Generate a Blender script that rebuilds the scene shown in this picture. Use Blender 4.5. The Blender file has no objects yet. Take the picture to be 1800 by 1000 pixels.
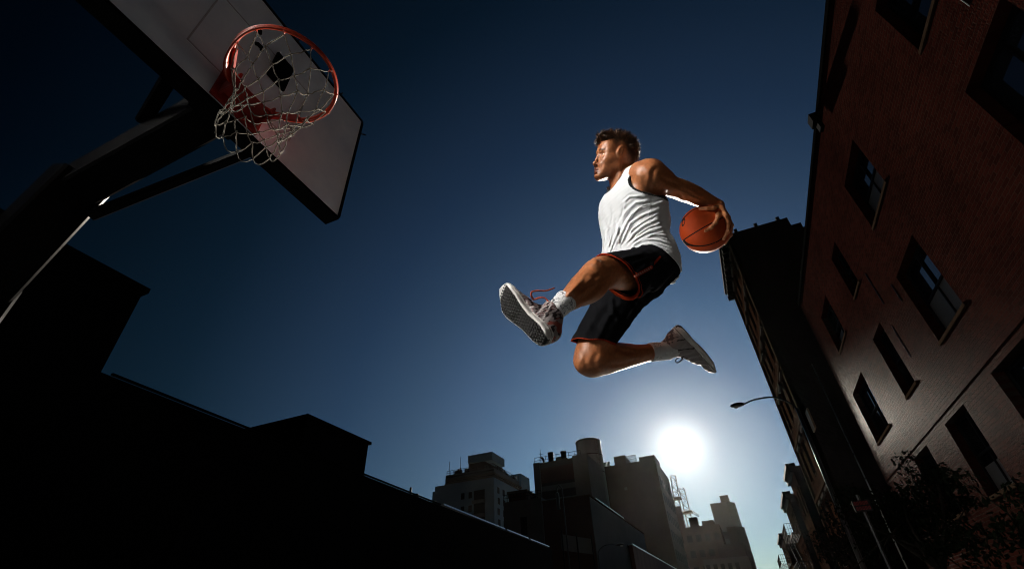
import bpy, bmesh, math, random
import numpy as np
from mathutils import Vector, Matrix

random.seed(7)
rng = np.random.default_rng(7)
SC = bpy.context.scene
COL = SC.collection
PI = math.pi

# ------------------------------------------------------------------ camera frame
# World: +Y runs along the street, +Z up, metres.  The camera stands low on the court.
F = 824.0                      # focal length in pixels of a 1800 px wide frame
CAMZ = 0.9


def camera_basis():
    up = np.array([-55.0, 1108.0, -F]); up /= np.linalg.norm(up)
    s = np.array([450.0, -590.0, -F]); s = s - up * np.dot(s, up); s /= np.linalg.norm(s)
    return np.array([np.cross(s, up), s, up])


RC = camera_basis()
CAM = np.array([0.0, 0.0, CAMZ])


def K(px, py, d):              # a surveyed point in the camera's own axes (right, up, back)
    return np.array([(px - 900) / F * d, (500 - py) / F * d, -d])


def W(p):                      # camera axes -> world
    return np.asarray(p) @ RC.T + CAM


def ray(px, py):
    return RC @ np.array([px - 900.0, 500.0 - py, -F])


def on_x(px, py, x):
    r = ray(px, py); return CAM + r * (x / r[0])


def on_y(px, py, y):
    r = ray(px, py); return CAM + r * (y / r[1])


# ------------------------------------------------------------------ scene helpers
def tag(o, label=None, cat=None, group=None, kind=None):
    if label: o['label'] = label
    if cat: o['category'] = cat
    if group: o['group'] = group
    if kind: o['kind'] = kind
    return o


def empty(name, loc, label=None, cat=None, group=None):
    o = bpy.data.objects.new(name, None)
    o.empty_display_size = 0.2
    COL.objects.link(o)
    o.location = [float(v) for v in loc]
    tag(o, label, cat, group)
    return o


def link(name, me, mat, parent=None, smooth=False):
    o = bpy.data.objects.new(name, me)
    COL.objects.link(o)
    if mat is not None:
        me.materials.append(mat)
    if parent is not None:
        o.parent = parent
        L = Vector((0, 0, 0)); q = parent
        while q is not None:
            L += q.location; q = q.parent
        o.location = (0, 0, 0)
        if L.length > 0:
            o.location = (0, 0, 0)
            me.transform(Matrix.Translation(-L))
    if smooth:
        me.polygons.foreach_set('use_smooth', [True] * len(me.polygons))
    return o


def np_mesh(name, v, faces, colors=None):
    me = bpy.data.meshes.new(name)
    v = np.asarray(v, np.float32)
    if isinstance(faces, np.ndarray):
        k = faces.shape[1]; n = len(faces)
        me.vertices.add(len(v)); me.vertices.foreach_set('co', v.ravel())
        me.loops.add(n * k); me.loops.foreach_set('vertex_index', faces.astype(np.int32).ravel())
        me.polygons.add(n)
        me.polygons.foreach_set('loop_start', np.arange(0, n * k, k, dtype=np.int32))
        me.polygons.foreach_set('loop_total', np.full(n, k, np.int32))
        me.update(calc_edges=True); me.validate()
    else:
        me.from_pydata([tuple(map(float, q)) for q in v], [], faces); me.update()
    if colors is not None:
        at = me.color_attributes.new('Tint', 'FLOAT_COLOR', 'POINT')
        c = np.ones((len(v), 4), np.float32); c[:, :3] = colors
        at.data.foreach_set('color', c.ravel())
    return me


class MB:
    """collects boxes, bars, tubes and prisms, in world metres, into one mesh"""
    def __init__(s): s.v = []; s.f = []

    def add(s, vs, fs):
        n = len(s.v); s.v += [tuple(map(float, q)) for q in vs]; s.f += [tuple(i + n for i in q) for q in fs]

    def box(s, x0, x1, y0, y1, z0, z1):
        vs = [(x, y, z) for x in (x0, x1) for y in (y0, y1) for z in (z0, z1)]
        s.add(vs, [(0, 1, 3, 2), (4, 6, 7, 5), (0, 4, 5, 1), (2, 3, 7, 6), (0, 2, 6, 4), (1, 5, 7, 3)])
        return s

    def prism(s, poly, z0, z1):           # polygon in plan, extruded up
        n = len(poly)
        if sum(poly[i][0] * poly[(i + 1) % n][1] - poly[(i + 1) % n][0] * poly[i][1] for i in range(n)) < 0:
            poly = poly[::-1]
        vs = [(x, y, z0) for x, y in poly] + [(x, y, z1) for x, y in poly]
        s.add(vs, [tuple(range(n))[::-1], tuple(range(n, 2 * n))] + [(i, (i + 1) % n, n + (i + 1) % n, n + i) for i in range(n)])
        return s

    def bar(s, a, b, w, h=None, up=(0, 0, 1), bevel=0.0):   # rectangular bar
        a = np.array(a, float); b = np.array(b, float); h = h or w
        t = (b - a) / np.linalg.norm(b - a); u = np.array(up, float)
        if abs(t @ u) > .98: u = np.array([0., 1., 0.])
        r = np.cross(t, u); r /= np.linalg.norm(r); u = np.cross(r, t)
        if bevel:
            c = bevel
            prof = [(-w/2 + c, -h/2), (w/2 - c, -h/2), (w/2, -h/2 + c), (w/2, h/2 - c), (w/2 - c, h/2), (-w/2 + c, h/2), (-w/2, h/2 - c), (-w/2, -h/2 + c)]
        else:
            prof = [(-w/2, -h/2), (w/2, -h/2), (w/2, h/2), (-w/2, h/2)]
        n = len(prof)
        vs = [q + r * x + u * y for q in (a, b) for x, y in prof]
        s.add(vs, [tuple(range(n)), tuple(range(n, 2 * n))[::-1]] + [(i, n + i, n + (i + 1) % n, (i + 1) % n) for i in range(n)])
        return s

    def tube(s, pts, r, n=8, closed=False, cap=True):
        pts = [np.array(p, float) for p in pts]; m = len(pts)
        rs = r if hasattr(r, '__len__') else [r] * m
        T = []
        for i in range(m):
            if closed: d = pts[(i + 1) % m] - pts[i - 1]
            else: d = pts[min(i + 1, m - 1)] - pts[max(i - 1, 0)]
            T.append(d / (np.linalg.norm(d) + 1e-12))
        u = np.array([0, 0, 1.0])
        if abs(T[0] @ u) > .9: u = np.array([1.0, 0, 0])
        vs = []
        for i in range(m):
            u = u - T[i] * (u @ T[i]); u /= np.linalg.norm(u); w = np.cross(T[i], u)
            for k in range(n):
                a = 2 * PI * k / n
                vs.append(pts[i] + rs[i] * (math.cos(a) * u + math.sin(a) * w))
        fs = []
        for i in range(m if closed else m - 1):
            j = (i + 1) % m
            for k in range(n):
                fs.append((i * n + k, i * n + (k + 1) % n, j * n + (k + 1) % n, j * n + k))
        if cap and not closed:
            fs += [tuple(range(n))[::-1], tuple(range((m - 1) * n, m * n))]
        s.add(vs, fs); return s

    def lathe(s, c, prof, n=24):          # prof: (radius, z) pairs about a vertical axis
        vs = [(c[0] + r * math.cos(2 * PI * k / n), c[1] + r * math.sin(2 * PI * k / n), c[2] + z) for r, z in prof for k in range(n)]
        m = len(prof)
        fs = [(i * n + k, i * n + (k + 1) % n, (i + 1) * n + (k + 1) % n, (i + 1) * n + k) for i in range(m - 1) for k in range(n)]
        fs += [tuple(range(n))[::-1], tuple(range((m - 1) * n, m * n))]
        s.add(vs, fs); return s

    def build(s, name, mat, parent=None, smooth=False, bevel=0.0):
        me = np_mesh(name, s.v, s.f)
        if bevel:
            bm = bmesh.new(); bm.from_mesh(me)
            bmesh.ops.bevel(bm, geom=[e for e in bm.edges if len(e.link_faces) == 2 and e.calc_face_angle() > .5], offset=bevel, segments=2, affect='EDGES')
            bm.to_mesh(me); bm.free()
        return link(name, me, mat, parent, smooth)


# ------------------------------------------------------------------ materials
def new_mat(name):
    m = bpy.data.materials.new(name); m.use_nodes = True
    nt = m.node_tree; nt.nodes.clear()
    out = nt.nodes.new('ShaderNodeOutputMaterial'); b = nt.nodes.new('ShaderNodeBsdfPrincipled')
    nt.links.new(b.outputs[0], out.inputs[0])
    return m, nt, b


def node(nt, kind, **kw):
    n = nt.nodes.new(kind)
    for k, v in kw.items():
        if k.startswith('i_'): n.inputs[k[2:].replace('_', ' ')].default_value = v
        else: setattr(n, k, v)
    return n


def mottled(name, c1, c2, scale=2.0, rough=.8, spec=.3, bump=.0, bscale=40., metal=0., coat=0., detail=6, stretch=(1, 1, 1), bdist=.01, rvar=0.0):
    """weathered surface: two base colours mixed by fractal noise, plus fine bump"""
    m, nt, b = new_mat(name)
    tc = node(nt, 'ShaderNodeTexCoord'); mp = node(nt, 'ShaderNodeMapping'); mp.inputs['Scale'].default_value = stretch
    nt.links.new(tc.outputs['Object'], mp.inputs[0])
    n = node(nt, 'ShaderNodeTexNoise'); n.inputs['Scale'].default_value = scale; n.inputs['Detail'].default_value = detail
    n.inputs['Roughness'].default_value = .65
    nt.links.new(mp.outputs[0], n.inputs['Vector'])
    r = node(nt, 'ShaderNodeValToRGB'); r.color_ramp.elements[0].position = .32; r.color_ramp.elements[1].position = .68
    r.color_ramp.elements[0].color = (*c1, 1); r.color_ramp.elements[1].color = (*c2, 1)
    nt.links.new(n.outputs['Fac'], r.inputs[0]); nt.links.new(r.outputs[0], b.inputs['Base Color'])
    b.inputs['Roughness'].default_value = rough; b.inputs['Specular IOR Level'].default_value = spec
    b.inputs['Metallic'].default_value = metal; b.inputs['Coat Weight'].default_value = coat
    if rvar:
        mr = node(nt, 'ShaderNodeMapRange'); mr.inputs['To Min'].default_value = rough - rvar; mr.inputs['To Max'].default_value = rough + rvar
        nt.links.new(n.outputs['Fac'], mr.inputs[0]); nt.links.new(mr.outputs[0], b.inputs['Roughness'])
    if bump:
        n2 = node(nt, 'ShaderNodeTexNoise'); n2.inputs['Scale'].default_value = bscale; n2.inputs['Detail'].default_value = 4
        nt.links.new(tc.outputs['Object'], n2.inputs['Vector'])
        bp = node(nt, 'ShaderNodeBump'); bp.inputs['Strength'].default_value = bump; bp.inputs['Distance'].default_value = bdist
        nt.links.new(n2.outputs['Fac'], bp.inputs['Height']); nt.links.new(bp.outputs[0], b.inputs['Normal'])
    return m


def tinted(name, rough=.5, spec=.5, bump=.2, bscale=300., bdist=.002, var=.15, vscale=25., sss=0., sheen=0., sweat=0.0):
    """base colour from the mesh's own Tint attribute, varied by noise"""
    m, nt, b = new_mat(name)
    at = node(nt, 'ShaderNodeAttribute', attribute_name='Tint')
    tc = node(nt, 'ShaderNodeTexCoord')
    n = node(nt, 'ShaderNodeTexNoise'); n.inputs['Scale'].default_value = vscale; n.inputs['Detail'].default_value = 5
    nt.links.new(tc.outputs['Object'], n.inputs['Vector'])
    mr = node(nt, 'ShaderNodeMapRange'); mr.inputs['From Min'].default_value = .3; mr.inputs['From Max'].default_value = .7
    mr.inputs['To Min'].default_value = 1 - var; mr.inputs['To Max'].default_value = 1 + var
    nt.links.new(n.outputs['Fac'], mr.inputs[0])
    mx = node(nt, 'ShaderNodeVectorMath', operation='SCALE')
    nt.links.new(at.outputs['Color'], mx.inputs[0]); nt.links.new(mr.outputs[0], mx.inputs['Scale'])
    nt.links.new(mx.outputs[0], b.inputs['Base Color'])
    b.inputs['Roughness'].default_value = rough; b.inputs['Specular IOR Level'].default_value = spec
    if sweat:
        n3 = node(nt, 'ShaderNodeTexNoise'); n3.inputs['Scale'].default_value = 95; n3.inputs['Detail'].default_value = 6; n3.inputs['Roughness'].default_value = .75
        nt.links.new(tc.outputs['Object'], n3.inputs['Vector'])
        m3 = node(nt, 'ShaderNodeMapRange'); m3.inputs['From Min'].default_value = .38; m3.inputs['From Max'].default_value = .62
        m3.inputs['To Min'].default_value = rough - sweat; m3.inputs['To Max'].default_value = rough + sweat
        nt.links.new(n3.outputs['Fac'], m3.inputs[0]); nt.links.new(m3.outputs[0], b.inputs['Roughness'])
    if sss:
        b.inputs['Subsurface Weight'].default_value = sss; b.inputs['Subsurface Radius'].default_value = (1, .35, .2); b.inputs['Subsurface Scale'].default_value = .006
    if sheen: b.inputs['Sheen Weight'].default_value = sheen
    if bump:
        n2 = node(nt, 'ShaderNodeTexNoise'); n2.inputs['Scale'].default_value = bscale; n2.inputs['Detail'].default_value = 3
        nt.links.new(tc.outputs['Object'], n2.inputs['Vector'])
        bp = node(nt, 'ShaderNodeBump'); bp.inputs['Strength'].default_value = bump; bp.inputs['Distance'].default_value = bdist
        nt.links.new(n2.outputs['Fac'], bp.inputs['Height']); nt.links.new(bp.outputs[0], b.inputs['Normal'])
    return m


# ------------------------------------------------------------------ implicit-surface modelling
class Cone:                    # round cone between two joints
    def __init__(s, a, b, ra, rb): s.a = np.array(a, float); s.ba = np.array(b, float) - s.a; s.l2 = max(float(s.ba @ s.ba), 1e-9); s.ra = ra; s.rb = rb
    def __call__(s, p):
        q = p - s.a; t = np.clip(q @ s.ba / s.l2, 0, 1)
        return np.sqrt(((q - t[:, None] * s.ba) ** 2).sum(1)) - (s.ra + (s.rb - s.ra) * t)


class Ell:                     # ellipsoid with its own axes (rows of M)
    def __init__(s, c, r, M=None): s.c = np.array(c, float); s.r = np.array(r, float); s.M = np.eye(3) if M is None else np.array(M, float)
    def __call__(s, p):
        q = (p - s.c) @ s.M.T; k0 = np.sqrt(((q / s.r) ** 2).sum(1)); k1 = np.sqrt(((q / s.r ** 2) ** 2).sum(1)) + 1e-9
        return np.where(k0 < .3, (k0 - 1) * s.r.min(), k0 * (k0 - 1) / k1)


class Chain:                   # a limb: round cones strung along a smooth curve
    def __init__(s, pr, sub=10):
        P = np.array([np.append(p, r) for p, r in pr]); Q = []
        n = len(P)
        for i in range(n - 1):
            p0 = P[i - 1] if i else 2 * P[0] - P[1]
            p3 = P[i + 2] if i + 2 < n else 2 * P[-1] - P[-2]
            p1, p2 = P[i], P[i + 1]
            for t in np.linspace(0, 1, sub, endpoint=False):
                Q.append(.5 * (2 * p1 + (p2 - p0) * t + (2 * p0 - 5 * p1 + 4 * p2 - p3) * t * t + (3 * p1 - p0 - 3 * p2 + p3) * t ** 3))
        Q.append(P[-1]); s.q = Q
        s.c = [Cone(a[:3], b[:3], a[3], b[3]) for a, b in zip(Q[:-1], Q[1:])]
        s.mid = sum(q[:3] for q in Q) / len(Q); s.rad = max(np.linalg.norm(q[:3] - s.mid) + q[3] for q in Q)
    def __call__(s, p):
        cs = s.c
        if len(p) > 100:       # only the cones near this block
            c = p.mean(0); h = np.linalg.norm(p - c, axis=1).max()
            dd = np.array([k(c[None])[0] for k in s.c]); cs = [k for k, e in zip(s.c, dd) if e < dd.min() + 2 * h + .005]
        return np.minimum.reduce([c(p) for c in cs])


class Half:                    # half space, solid where n.(p-c) < 0
    def __init__(s, c, n): s.c = np.array(c, float); s.n = np.array(n, float) / np.linalg.norm(n)
    def __call__(s, p): return (p - s.c) @ s.n


def smin(a, b, k):
    if k <= 0: return np.minimum(a, b)
    h = np.maximum(k - np.abs(a - b), 0) / k
    return np.minimum(a, b) - h * h * k * .25


def smax(a, b, k): return -smin(-a, -b, k)


class Blend:
    """ordered list of (op, primitive, k); op 'u' joins, 's' carves, 'i' keeps the inside"""
    def __init__(s, ops=None): s.ops = ops or []
    def u(s, prim, k=.01): s.ops.append(('u', prim, k)); return s
    def s(s, prim, k=.005): s.ops.append(('s', prim, k)); return s
    def i(s, prim, k=.002): s.ops.append(('i', prim, k)); return s
    def limb(s, pts, k=.01):   # pts of (px, py, d, radius in px), smoothed along the limb
        s.ops.append(('u', Chain([(K(*q[:3]), q[3] * q[2] / F) for q in pts]), k))
        return s
    def cull(s, c, h):
        out = []
        for op, f, k in s.ops:
            if op == 'i' or f(c[None])[0] < h * 1.6 + k + .02: out.append((op, f, k))
        return Blend(out)
    def __call__(s, p):
        d = np.full(len(p), 1.0)
        for op, f, k in s.ops:
            v = f(p)
            if op == 'u': d = smin(d, v, k)
            elif op == 's': d = smax(d, -v, k)
            else: d = smax(d, v, k)
        return d


def surface(f, lo, hi, h, disp=None, post=None, band=0.0):
    """sparse surface nets of the implicit f on a grid of pitch h, returns verts, quads"""
    B = 14
    lo = np.array(lo, float); hi = np.array(hi, float)
    nb = np.ceil((hi - lo) / (h * B)).astype(int)
    bi = np.stack(np.meshgrid(*[np.arange(n) for n in nb], indexing='ij'), -1).reshape(-1, 3)
    cen = lo + (bi + .5) * h * B
    hd = h * B * .5 * math.sqrt(3)
    dc = f(cen)
    bi = bi[np.abs(dc) < hd * 1.7 + .012 + band]
    g = np.stack(np.meshgrid(*[np.arange(B + 1)] * 3, indexing='ij'), -1).reshape(-1, 3)
    ids, vals = [], []
    for b in bi:
        base = b * B
        c = lo + (base + B * .5) * h
        fb = f.cull(c, hd + band) if hasattr(f, 'cull') else f
        p = lo + (base + g) * h
        v = fb(p)
        if disp is not None: v = v - disp(p)
        if post is not None: v = post(v, p)
        V = v.reshape(B + 1, B + 1, B + 1)
        c8 = np.stack([V[i:B + i, j:B + j, k:B + k] for i in (0, 1) for j in (0, 1) for k in (0, 1)], -1)
        m = (c8 < 0).any(-1) & (c8 >= 0).any(-1)
        w = np.argwhere(m)
        if len(w):
            ids.append(w + base); vals.append(c8[m])
    ids = np.concatenate(ids); vals = np.concatenate(vals)
    N = nb * B + 2
    key = (ids[:, 0] * N[1] + ids[:, 1]) * N[2] + ids[:, 2]
    o = np.argsort(key); key = key[o]; ids = ids[o]; vals = vals[o]
    co = np.array([(i, j, k) for i in (0, 1) for j in (0, 1) for k in (0, 1)], float)
    acc = np.zeros((len(ids), 3)); cnt = np.zeros(len(ids))
    for a in range(8):
        for b_ in (a ^ 1, a ^ 2, a ^ 4):
            if b_ > a:
                va, vb = vals[:, a], vals[:, b_]
                m = (va < 0) != (vb < 0)
                t = va[m] / (va[m] - vb[m])
                acc[m] += co[a] + t[:, None] * (co[b_] - co[a]); cnt[m] += 1
    vert = lo + (ids + acc / cnt[:, None]) * h
    quads = []
    strides = np.array([N[1] * N[2], N[2], 1])
    for ax, far in ((0, 4), (1, 2), (2, 1)):
        m = (vals[:, 0] < 0) != (vals[:, far] < 0)
        u_, v_ = [(1, 2), (2, 0), (0, 1)][ax]
        k0 = key[m]
        q = np.stack([k0, k0 - strides[u_], k0 - strides[u_] - strides[v_], k0 - strides[v_]], -1)
        ix = np.searchsorted(key, q); ix = np.clip(ix, 0, len(key) - 1)
        ok = (key[ix] == q).all(1)
        ix = ix[ok]; neg = (vals[m, 0] < 0)[ok]
        ix[~neg] = ix[~neg][:, ::-1]
        quads.append(ix)
    return biggest(vert, np.concatenate(quads))


def biggest(v, q):             # drop stray crumbs: keep the largest connected piece
    lab = np.arange(len(v))
    for _ in range(200):
        m = lab[q].min(1); new = lab.copy()
        for k in range(4): np.minimum.at(new, q[:, k], m)
        new = new[new]
        if (new == lab).all(): break
        lab = new
    used = np.unique(q)
    ids, cnt = np.unique(lab[used], return_counts=True)
    keep = lab == ids[cnt.argmax()]
    qk = q[keep[q[:, 0]]]; mp = np.cumsum(keep) - 1
    return v[keep], mp[qk]


def relax(v, q, n=1, lam=.5):
    for _ in range(n):
        acc = np.zeros_like(v); c = np.zeros(len(v))
        for i in range(4):
            for j in ((i + 1) % 4, (i - 1) % 4):
                np.add.at(acc, q[:, i], v[q[:, j]]); np.add.at(c, q[:, i], 1)
        c[c == 0] = 1
        v = v + lam * (acc / c[:, None] - v)
    return v
# ================================================================== the player
def unit(v): v = np.array(v, float); return v / np.linalg.norm(v)
def frame(fwd, up):            # rows: forward, up, left
    u = unit(up); f = np.array(fwd, float); f = unit(f - u * (f @ u)); return np.array([f, u, np.cross(u, f)])

SKIN = np.array([.42, .148, .058])
DARK = np.array([.024, .011, .006])

HIPC = K(1122, 478, 2.17); NECK = K(1093, 308, 2.42)
TU = NECK - HIPC; TL = np.linalg.norm(TU)
TF = frame((-.80, .0, .60), TU)            # torso axes: forward, up, left
HEADM = frame((-.965, .13, .25), (.13, .985, -.06)); HEADC = K(1083, 271, 2.42)
def hp(f, u, l): return HEADC + HEADM[0] * f + HEADM[1] * u + HEADM[2] * l

# torso loft: level along the spine, half depth, half width, forward offset of the section centre
PROF = np.array([
    # t      b(AP)  a(lat) off_f  off_l
    [-.20, .122, .176, -.012, .0],
    [ .00, .118, .170, -.010, .0],
    [ .20, .106, .156,  .004, .0],
    [ .38, .100, .142, -.004, .010],
    [ .56, .114, .150,  .006, .018],
    [ .72, .110, .138, -.006, .040],
    [ .82, .092, .128, -.012, .050],
    [ .90, .074, .110, -.010, .042],
    [ .98, .050, .110, -.018, .0],
    [1.08, .030, .060, -.020, .0]])


class Loft:
    def __init__(s, prof, grow=0.0, lo=-.2, hi=1.1, flare=0.0): s.p = prof; s.g = grow; s.lo = lo; s.hi = hi; s.fl = flare
    def coords(s, p):
        q = p - HIPC; y = q @ TF[1]; return q @ TF[0], y / TL, q @ TF[2]
    def __call__(s, p):
        xf, t, xl = s.coords(p)
        tc = np.clip(t, s.lo, s.hi)
        I = lambda k: np.interp(tc, s.p[:, 0], s.p[:, k])
        b = I(1) + s.g; a = I(2) + s.g
        xf = xf - I(3); xl = xl - I(4)
        n = 2.3
        rr = (np.abs(xf / b) ** n + np.abs(xl / a) ** n) ** (1 / n)
        rad = np.sqrt(xf ** 2 + xl ** 2)
        d = np.where(rr > 1e-4, rad * (1 - 1 / np.maximum(rr, .15)), -.1)
        d = np.maximum(d, -.1)
        cap = np.maximum(t - s.hi, s.lo - t) * TL
        return np.where(cap > 0, np.sqrt(np.maximum(d, 0) ** 2 + cap ** 2), np.maximum(d, cap)) * .9


def smooth_prof(P):
    t = np.linspace(P[0, 0], P[-1, 0], 60)
    out = [t]
    for k in range(1, 5):
        y = np.interp(t, P[:, 0], P[:, k])
        for _ in range(10): y[1:-1] = .25 * y[:-2] + .5 * y[1:-1] + .25 * y[2:]
        out.append(y)
    return np.stack(out, 1)


PROFS = smooth_prof(PROF)
TORSO = Loft(PROFS, -.012, lo=-.05)

BALLC = K(1238.5, 403, 2.38); BALLR = .1205

def on_ball(px, py, off, side=1):
    o = np.array([(px - 900) / F, (500 - py) / F, -1.0]); o /= np.linalg.norm(o)
    R = BALLR + off
    tca = BALLC @ o; d2 = BALLC @ BALLC - tca ** 2
    if d2 < R * R: return o * (tca - side * math.sqrt(R * R - d2))
    q = o * tca; return BALLC + unit(q - BALLC) * R

def px_of(p): return 900 + F * p[:, 0] / -p[:, 2], 500 - F * p[:, 1] / -p[:, 2]

def fold_field(p, folds):      # raised creases running between surveyed points
    x, y = px_of(p); h = np.zeros(len(p))
    for (pts, wid, amp) in folds:
        best = np.full(len(p), 1e9); tt = np.zeros(len(p))
        n = len(pts) - 1
        for i in range(n):
            a = np.array(pts[i], float); b = np.array(pts[i + 1], float); ab = b - a; l2 = ab @ ab
            t = np.clip(((x - a[0]) * ab[0] + (y - a[1]) * ab[1]) / l2, 0, 1)
            d = np.hypot(x - a[0] - t * ab[0], y - a[1] - t * ab[1])
            m = d < best; best = np.where(m, d, best); tt = np.where(m, (i + t) / n, tt)
        env = np.clip(np.sin(np.clip(tt, 0, 1) * PI) * 1.4, 0, 1)
        h += amp * np.exp(-(best / wid) ** 2) * env - .45 * amp * np.exp(-((best - 1.9 * wid) / wid) ** 2) * env
    return h

# ---- body
body = Blend()
body.u(TORSO, 0)
# chest, lats, glutes
for s in (1, -1):
    body.u(Ell(HIPC + TF[1] * .36 + TF[0] * .060 + TF[2] * (.064 * s + .020), (.045, .075, .085), TF), .03)
    body.u(Cone(NECK + TF[0] * -.03 - TF[1] * .03, NECK + TF[2] * (.145 if s > 0 else -.085) - TF[1] * (.072 if s > 0 else .15) - TF[0] * (.02 if s > 0 else .065), .040, .040), .04)
# neck
body.u(Cone(NECK + TF[1] * -.06 + TF[0] * .01, hp(-.022, -.075, 0), .060, .053), .03)
body.u(Cone(hp(-.03, -.075, .035), NECK + TF[0] * .05 - TF[1] * .02 + TF[2] * .012, .014, .012), .022)
# near arm
body.limb([(1138, 312, 2.21, 28), (1156, 319, 2.25, 23.5), (1177, 328, 2.28, 17.5), (1203, 337, 2.33, 17.5), (1226, 346, 2.40, 16), (1247, 355, 2.45, 12.5), (1262, 362, 2.48, 11)], .02)
body.limb([(1172, 322, 2.27, 14), (1196, 331, 2.31, 14)], .02)
body.limb([(1150, 300, 2.23, 18), (1168, 312, 2.27, 14)], .03)
body.limb([(1124, 303, 2.24, 18), (1140, 304, 2.22, 22)], .03)
body.limb([(1203, 331, 2.34, 12), (1222, 340, 2.39, 11)], .02)
# far arm, folded behind the chest
FS = NECK - TF[2] * .115 - TF[1] * .165 - TF[0] * .075
FE = FS - TF[1] * .25 - TF[2] * .02 - TF[0] * .09; FW = FE + TF[0] * .12 + TF[1] * .06 + TF[2] * .13 - TF[0] * .0
body.u(Cone(FS, FS - TF[1] * .09, .066, .056), .03); body.u(Cone(FS - TF[1] * .08, FE, .052, .043), .02)
body.u(Cone(FE, (FE + FW) / 2, .043, .042), .015); body.u(Cone((FE + FW) / 2, FW, .042, .029), .015)
# near leg (leading)
body.limb([(1132, 474, 2.10, 35), (1104, 476, 1.97, 35), (1074, 478, 1.84, 30), (1052, 479, 1.77, 26.5), (1036, 496, 1.72, 27), (1022, 509, 1.68, 25.5), (1006, 523, 1.62, 21), (990, 534, 1.58, 17), (983, 540, 1.57, 15)], .02)
body.limb([(1060, 495, 1.78, 15), (1042, 512, 1.70, 17), (1026, 521, 1.67, 12)], .03)       # calf
body.u(Ell(K(1045, 472, 1.72), (.032, .034, .03)), .015)                                      # kneecap
body.limb([(1036, 485, 1.70, 8), (1005, 514, 1.57, 6)], .03)                                   # shin
# far leg (trailing)
body.limb([(1112, 490, 2.24, 37), (1076, 550, 2.18, 32), (1045, 608, 2.12, 30), (1041, 630, 2.10, 30)], .03)
body.limb([(1040, 632, 2.10, 30), (1062, 630, 2.13, 28), (1086, 627, 2.16, 23.5), (1112, 624, 2.20, 18.5), (1141, 619.5, 2.24, 15), (1172, 616, 2.28, 14)], .02)
body.limb([(1075, 622, 2.17, 18), (1100, 620, 2.21, 14)], .03)
body.u(Ell(K(1024, 636, 2.07), (.035, .045, .04)), .025)
# near hand
WR = K(1262, 362, 2.48)
knu = [on_ball(1262, 380, .011, 1), on_ball(1275, 380, .012, 1), on_ball(1280, 382, .013, -1), on_ball(1270, 376, .013, -1)]
palmc = on_ball(1266, 368, .014, -1)
for k in knu: body.u(Cone(WR, k, .023, .0125), .012)
body.u(Cone(WR, palmc, .026, .02), .012)
def finger(pts, r0=.0102, r1=.0078):
    n = len(pts) - 1
    for i in range(n):
        body.u(Cone(pts[i], pts[i + 1], r0 + (r1 - r0) * i / n, r0 + (r1 - r0) * (i + 1) / n), .004)
    for i in range(1, n): body.u(Ell(pts[i], (.0112, .0112, .0112)), .004)
finger([K(1263, 366, 2.45), on_ball(1254, 366, .011), on_ball(1243, 366.5, .010), on_ball(1231, 367, .009)], .0125, .0088)      # thumb over the top
finger([knu[0], on_ball(1258, 391, .010), on_ball(1250, 400, .009), on_ball(1240, 406, .008)], .0105, .0078)
finger([knu[1], on_ball(1280, 392, .010), on_ball(1279, 407, .009), on_ball(1272, 420, .008)])
finger([knu[2], on_ball(1286, 396, .010, -1), on_ball(1284, 413, .009, -1), on_ball(1274, 428, .008, -1)])
finger([knu[3], on_ball(1276, 390, .010, -1), on_ball(1274, 405, .009, -1), on_ball(1266, 416, .008, -1)], .0095, .007)
# far hand, half closed
fd = unit(FW - FE)
body.u(Cone(FW, FW + fd * .06, .028, .03), .012)
for i, o in enumerate((-.028, -.009, .010, .028)):
    a = FW + fd * .085 + TF[1] * o; b = a + fd * .04 - TF[0] * .004 * i; c = b + fd * .015 + TF[2] * .028
    finger([a - fd * .02, b, c], .0095, .0075)
finger([FW + fd * .02 + TF[1] * .03, FW + fd * .055 + TF[1] * .055, FW + fd * .085 + TF[1] * .05 + TF[2] * .01], .0115, .0085)

# ---- head (part of the same surface)
head = []
def H(prim, k=.012): body.u(prim, k)
def HE(f, u, l, r, k=.012): body.u(Ell(hp(f, u, l), r, HEADM), k)
def HS(f, u, l, r, k=.008): body.s(Ell(hp(f, u, l), r, HEADM), k)
def HC(a, b, ra, rb, k=.012): body.u(Cone(hp(*a), hp(*b), ra, rb), k)
HE(-.008, .008, 0, (.096, .084, .075), .02)
HE(-.050, -.015, 0, (.045, .06, .062), .03)
HE(.038, -.050, 0, (.050, .085, .057), .03)
HE(.058, .018, 0, (.037, .048, .058), .03)
HC((.083, -.006, .026), (.083, -.006, -.026), .0125, .0125, .016)     # brow ridge
for s in (1, -1):
    HC((.066, -.010, .048 * s), (.083, -.004, .022 * s), .0085, .0095, .014)
    HE(.050, -.030, .047 * s, (.024, .035, .014), .02)
    HC((.072, -.056, .038 * s), (.036, -.044, .058 * s), .015, .010, .025)    # cheekbone
    HE(.042, -.085, .040 * s, (.040, .050, .020), .025)
    HC((.016, -.082, .052 * s), (.070, -.130, .021 * s), .015, .016, .025)    # jaw line
    HC((.012, -.035, .055 * s), (.016, -.084, .052 * s), .016, .015, .02)
    HE(.066, -.098, .024 * s, (.022, .03, .02), .02)
HC((.077, -.134, .012), (.077, -.134, -.012), .019, .019, .016)    # chin
HE(.090, -.131, 0, (.012, .013, .016), .012)
HE(.080, -.100, 0, (.019, .030, .025), .016)
for s in (1, -1):
    HS(.101, -.029, .032 * s, (.018, .0095, .017), .007)             # eye sockets
    HC((.0850, -.0240, .015 * s), (.0865, -.0178, .029 * s), .0040, .0040, .004)   # upper lid
    HC((.0865, -.0178, .029 * s), (.0770, -.0235, .045 * s), .0040, .0038, .004)
    HC((.0845, -.0320, .015 * s), (.0835, -.0386, .029 * s), .0035, .0040, .005)   # lower lid
    HC((.0835, -.0386, .029 * s), (.0765, -.0320, .044 * s), .0040, .0038, .006)
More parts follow.
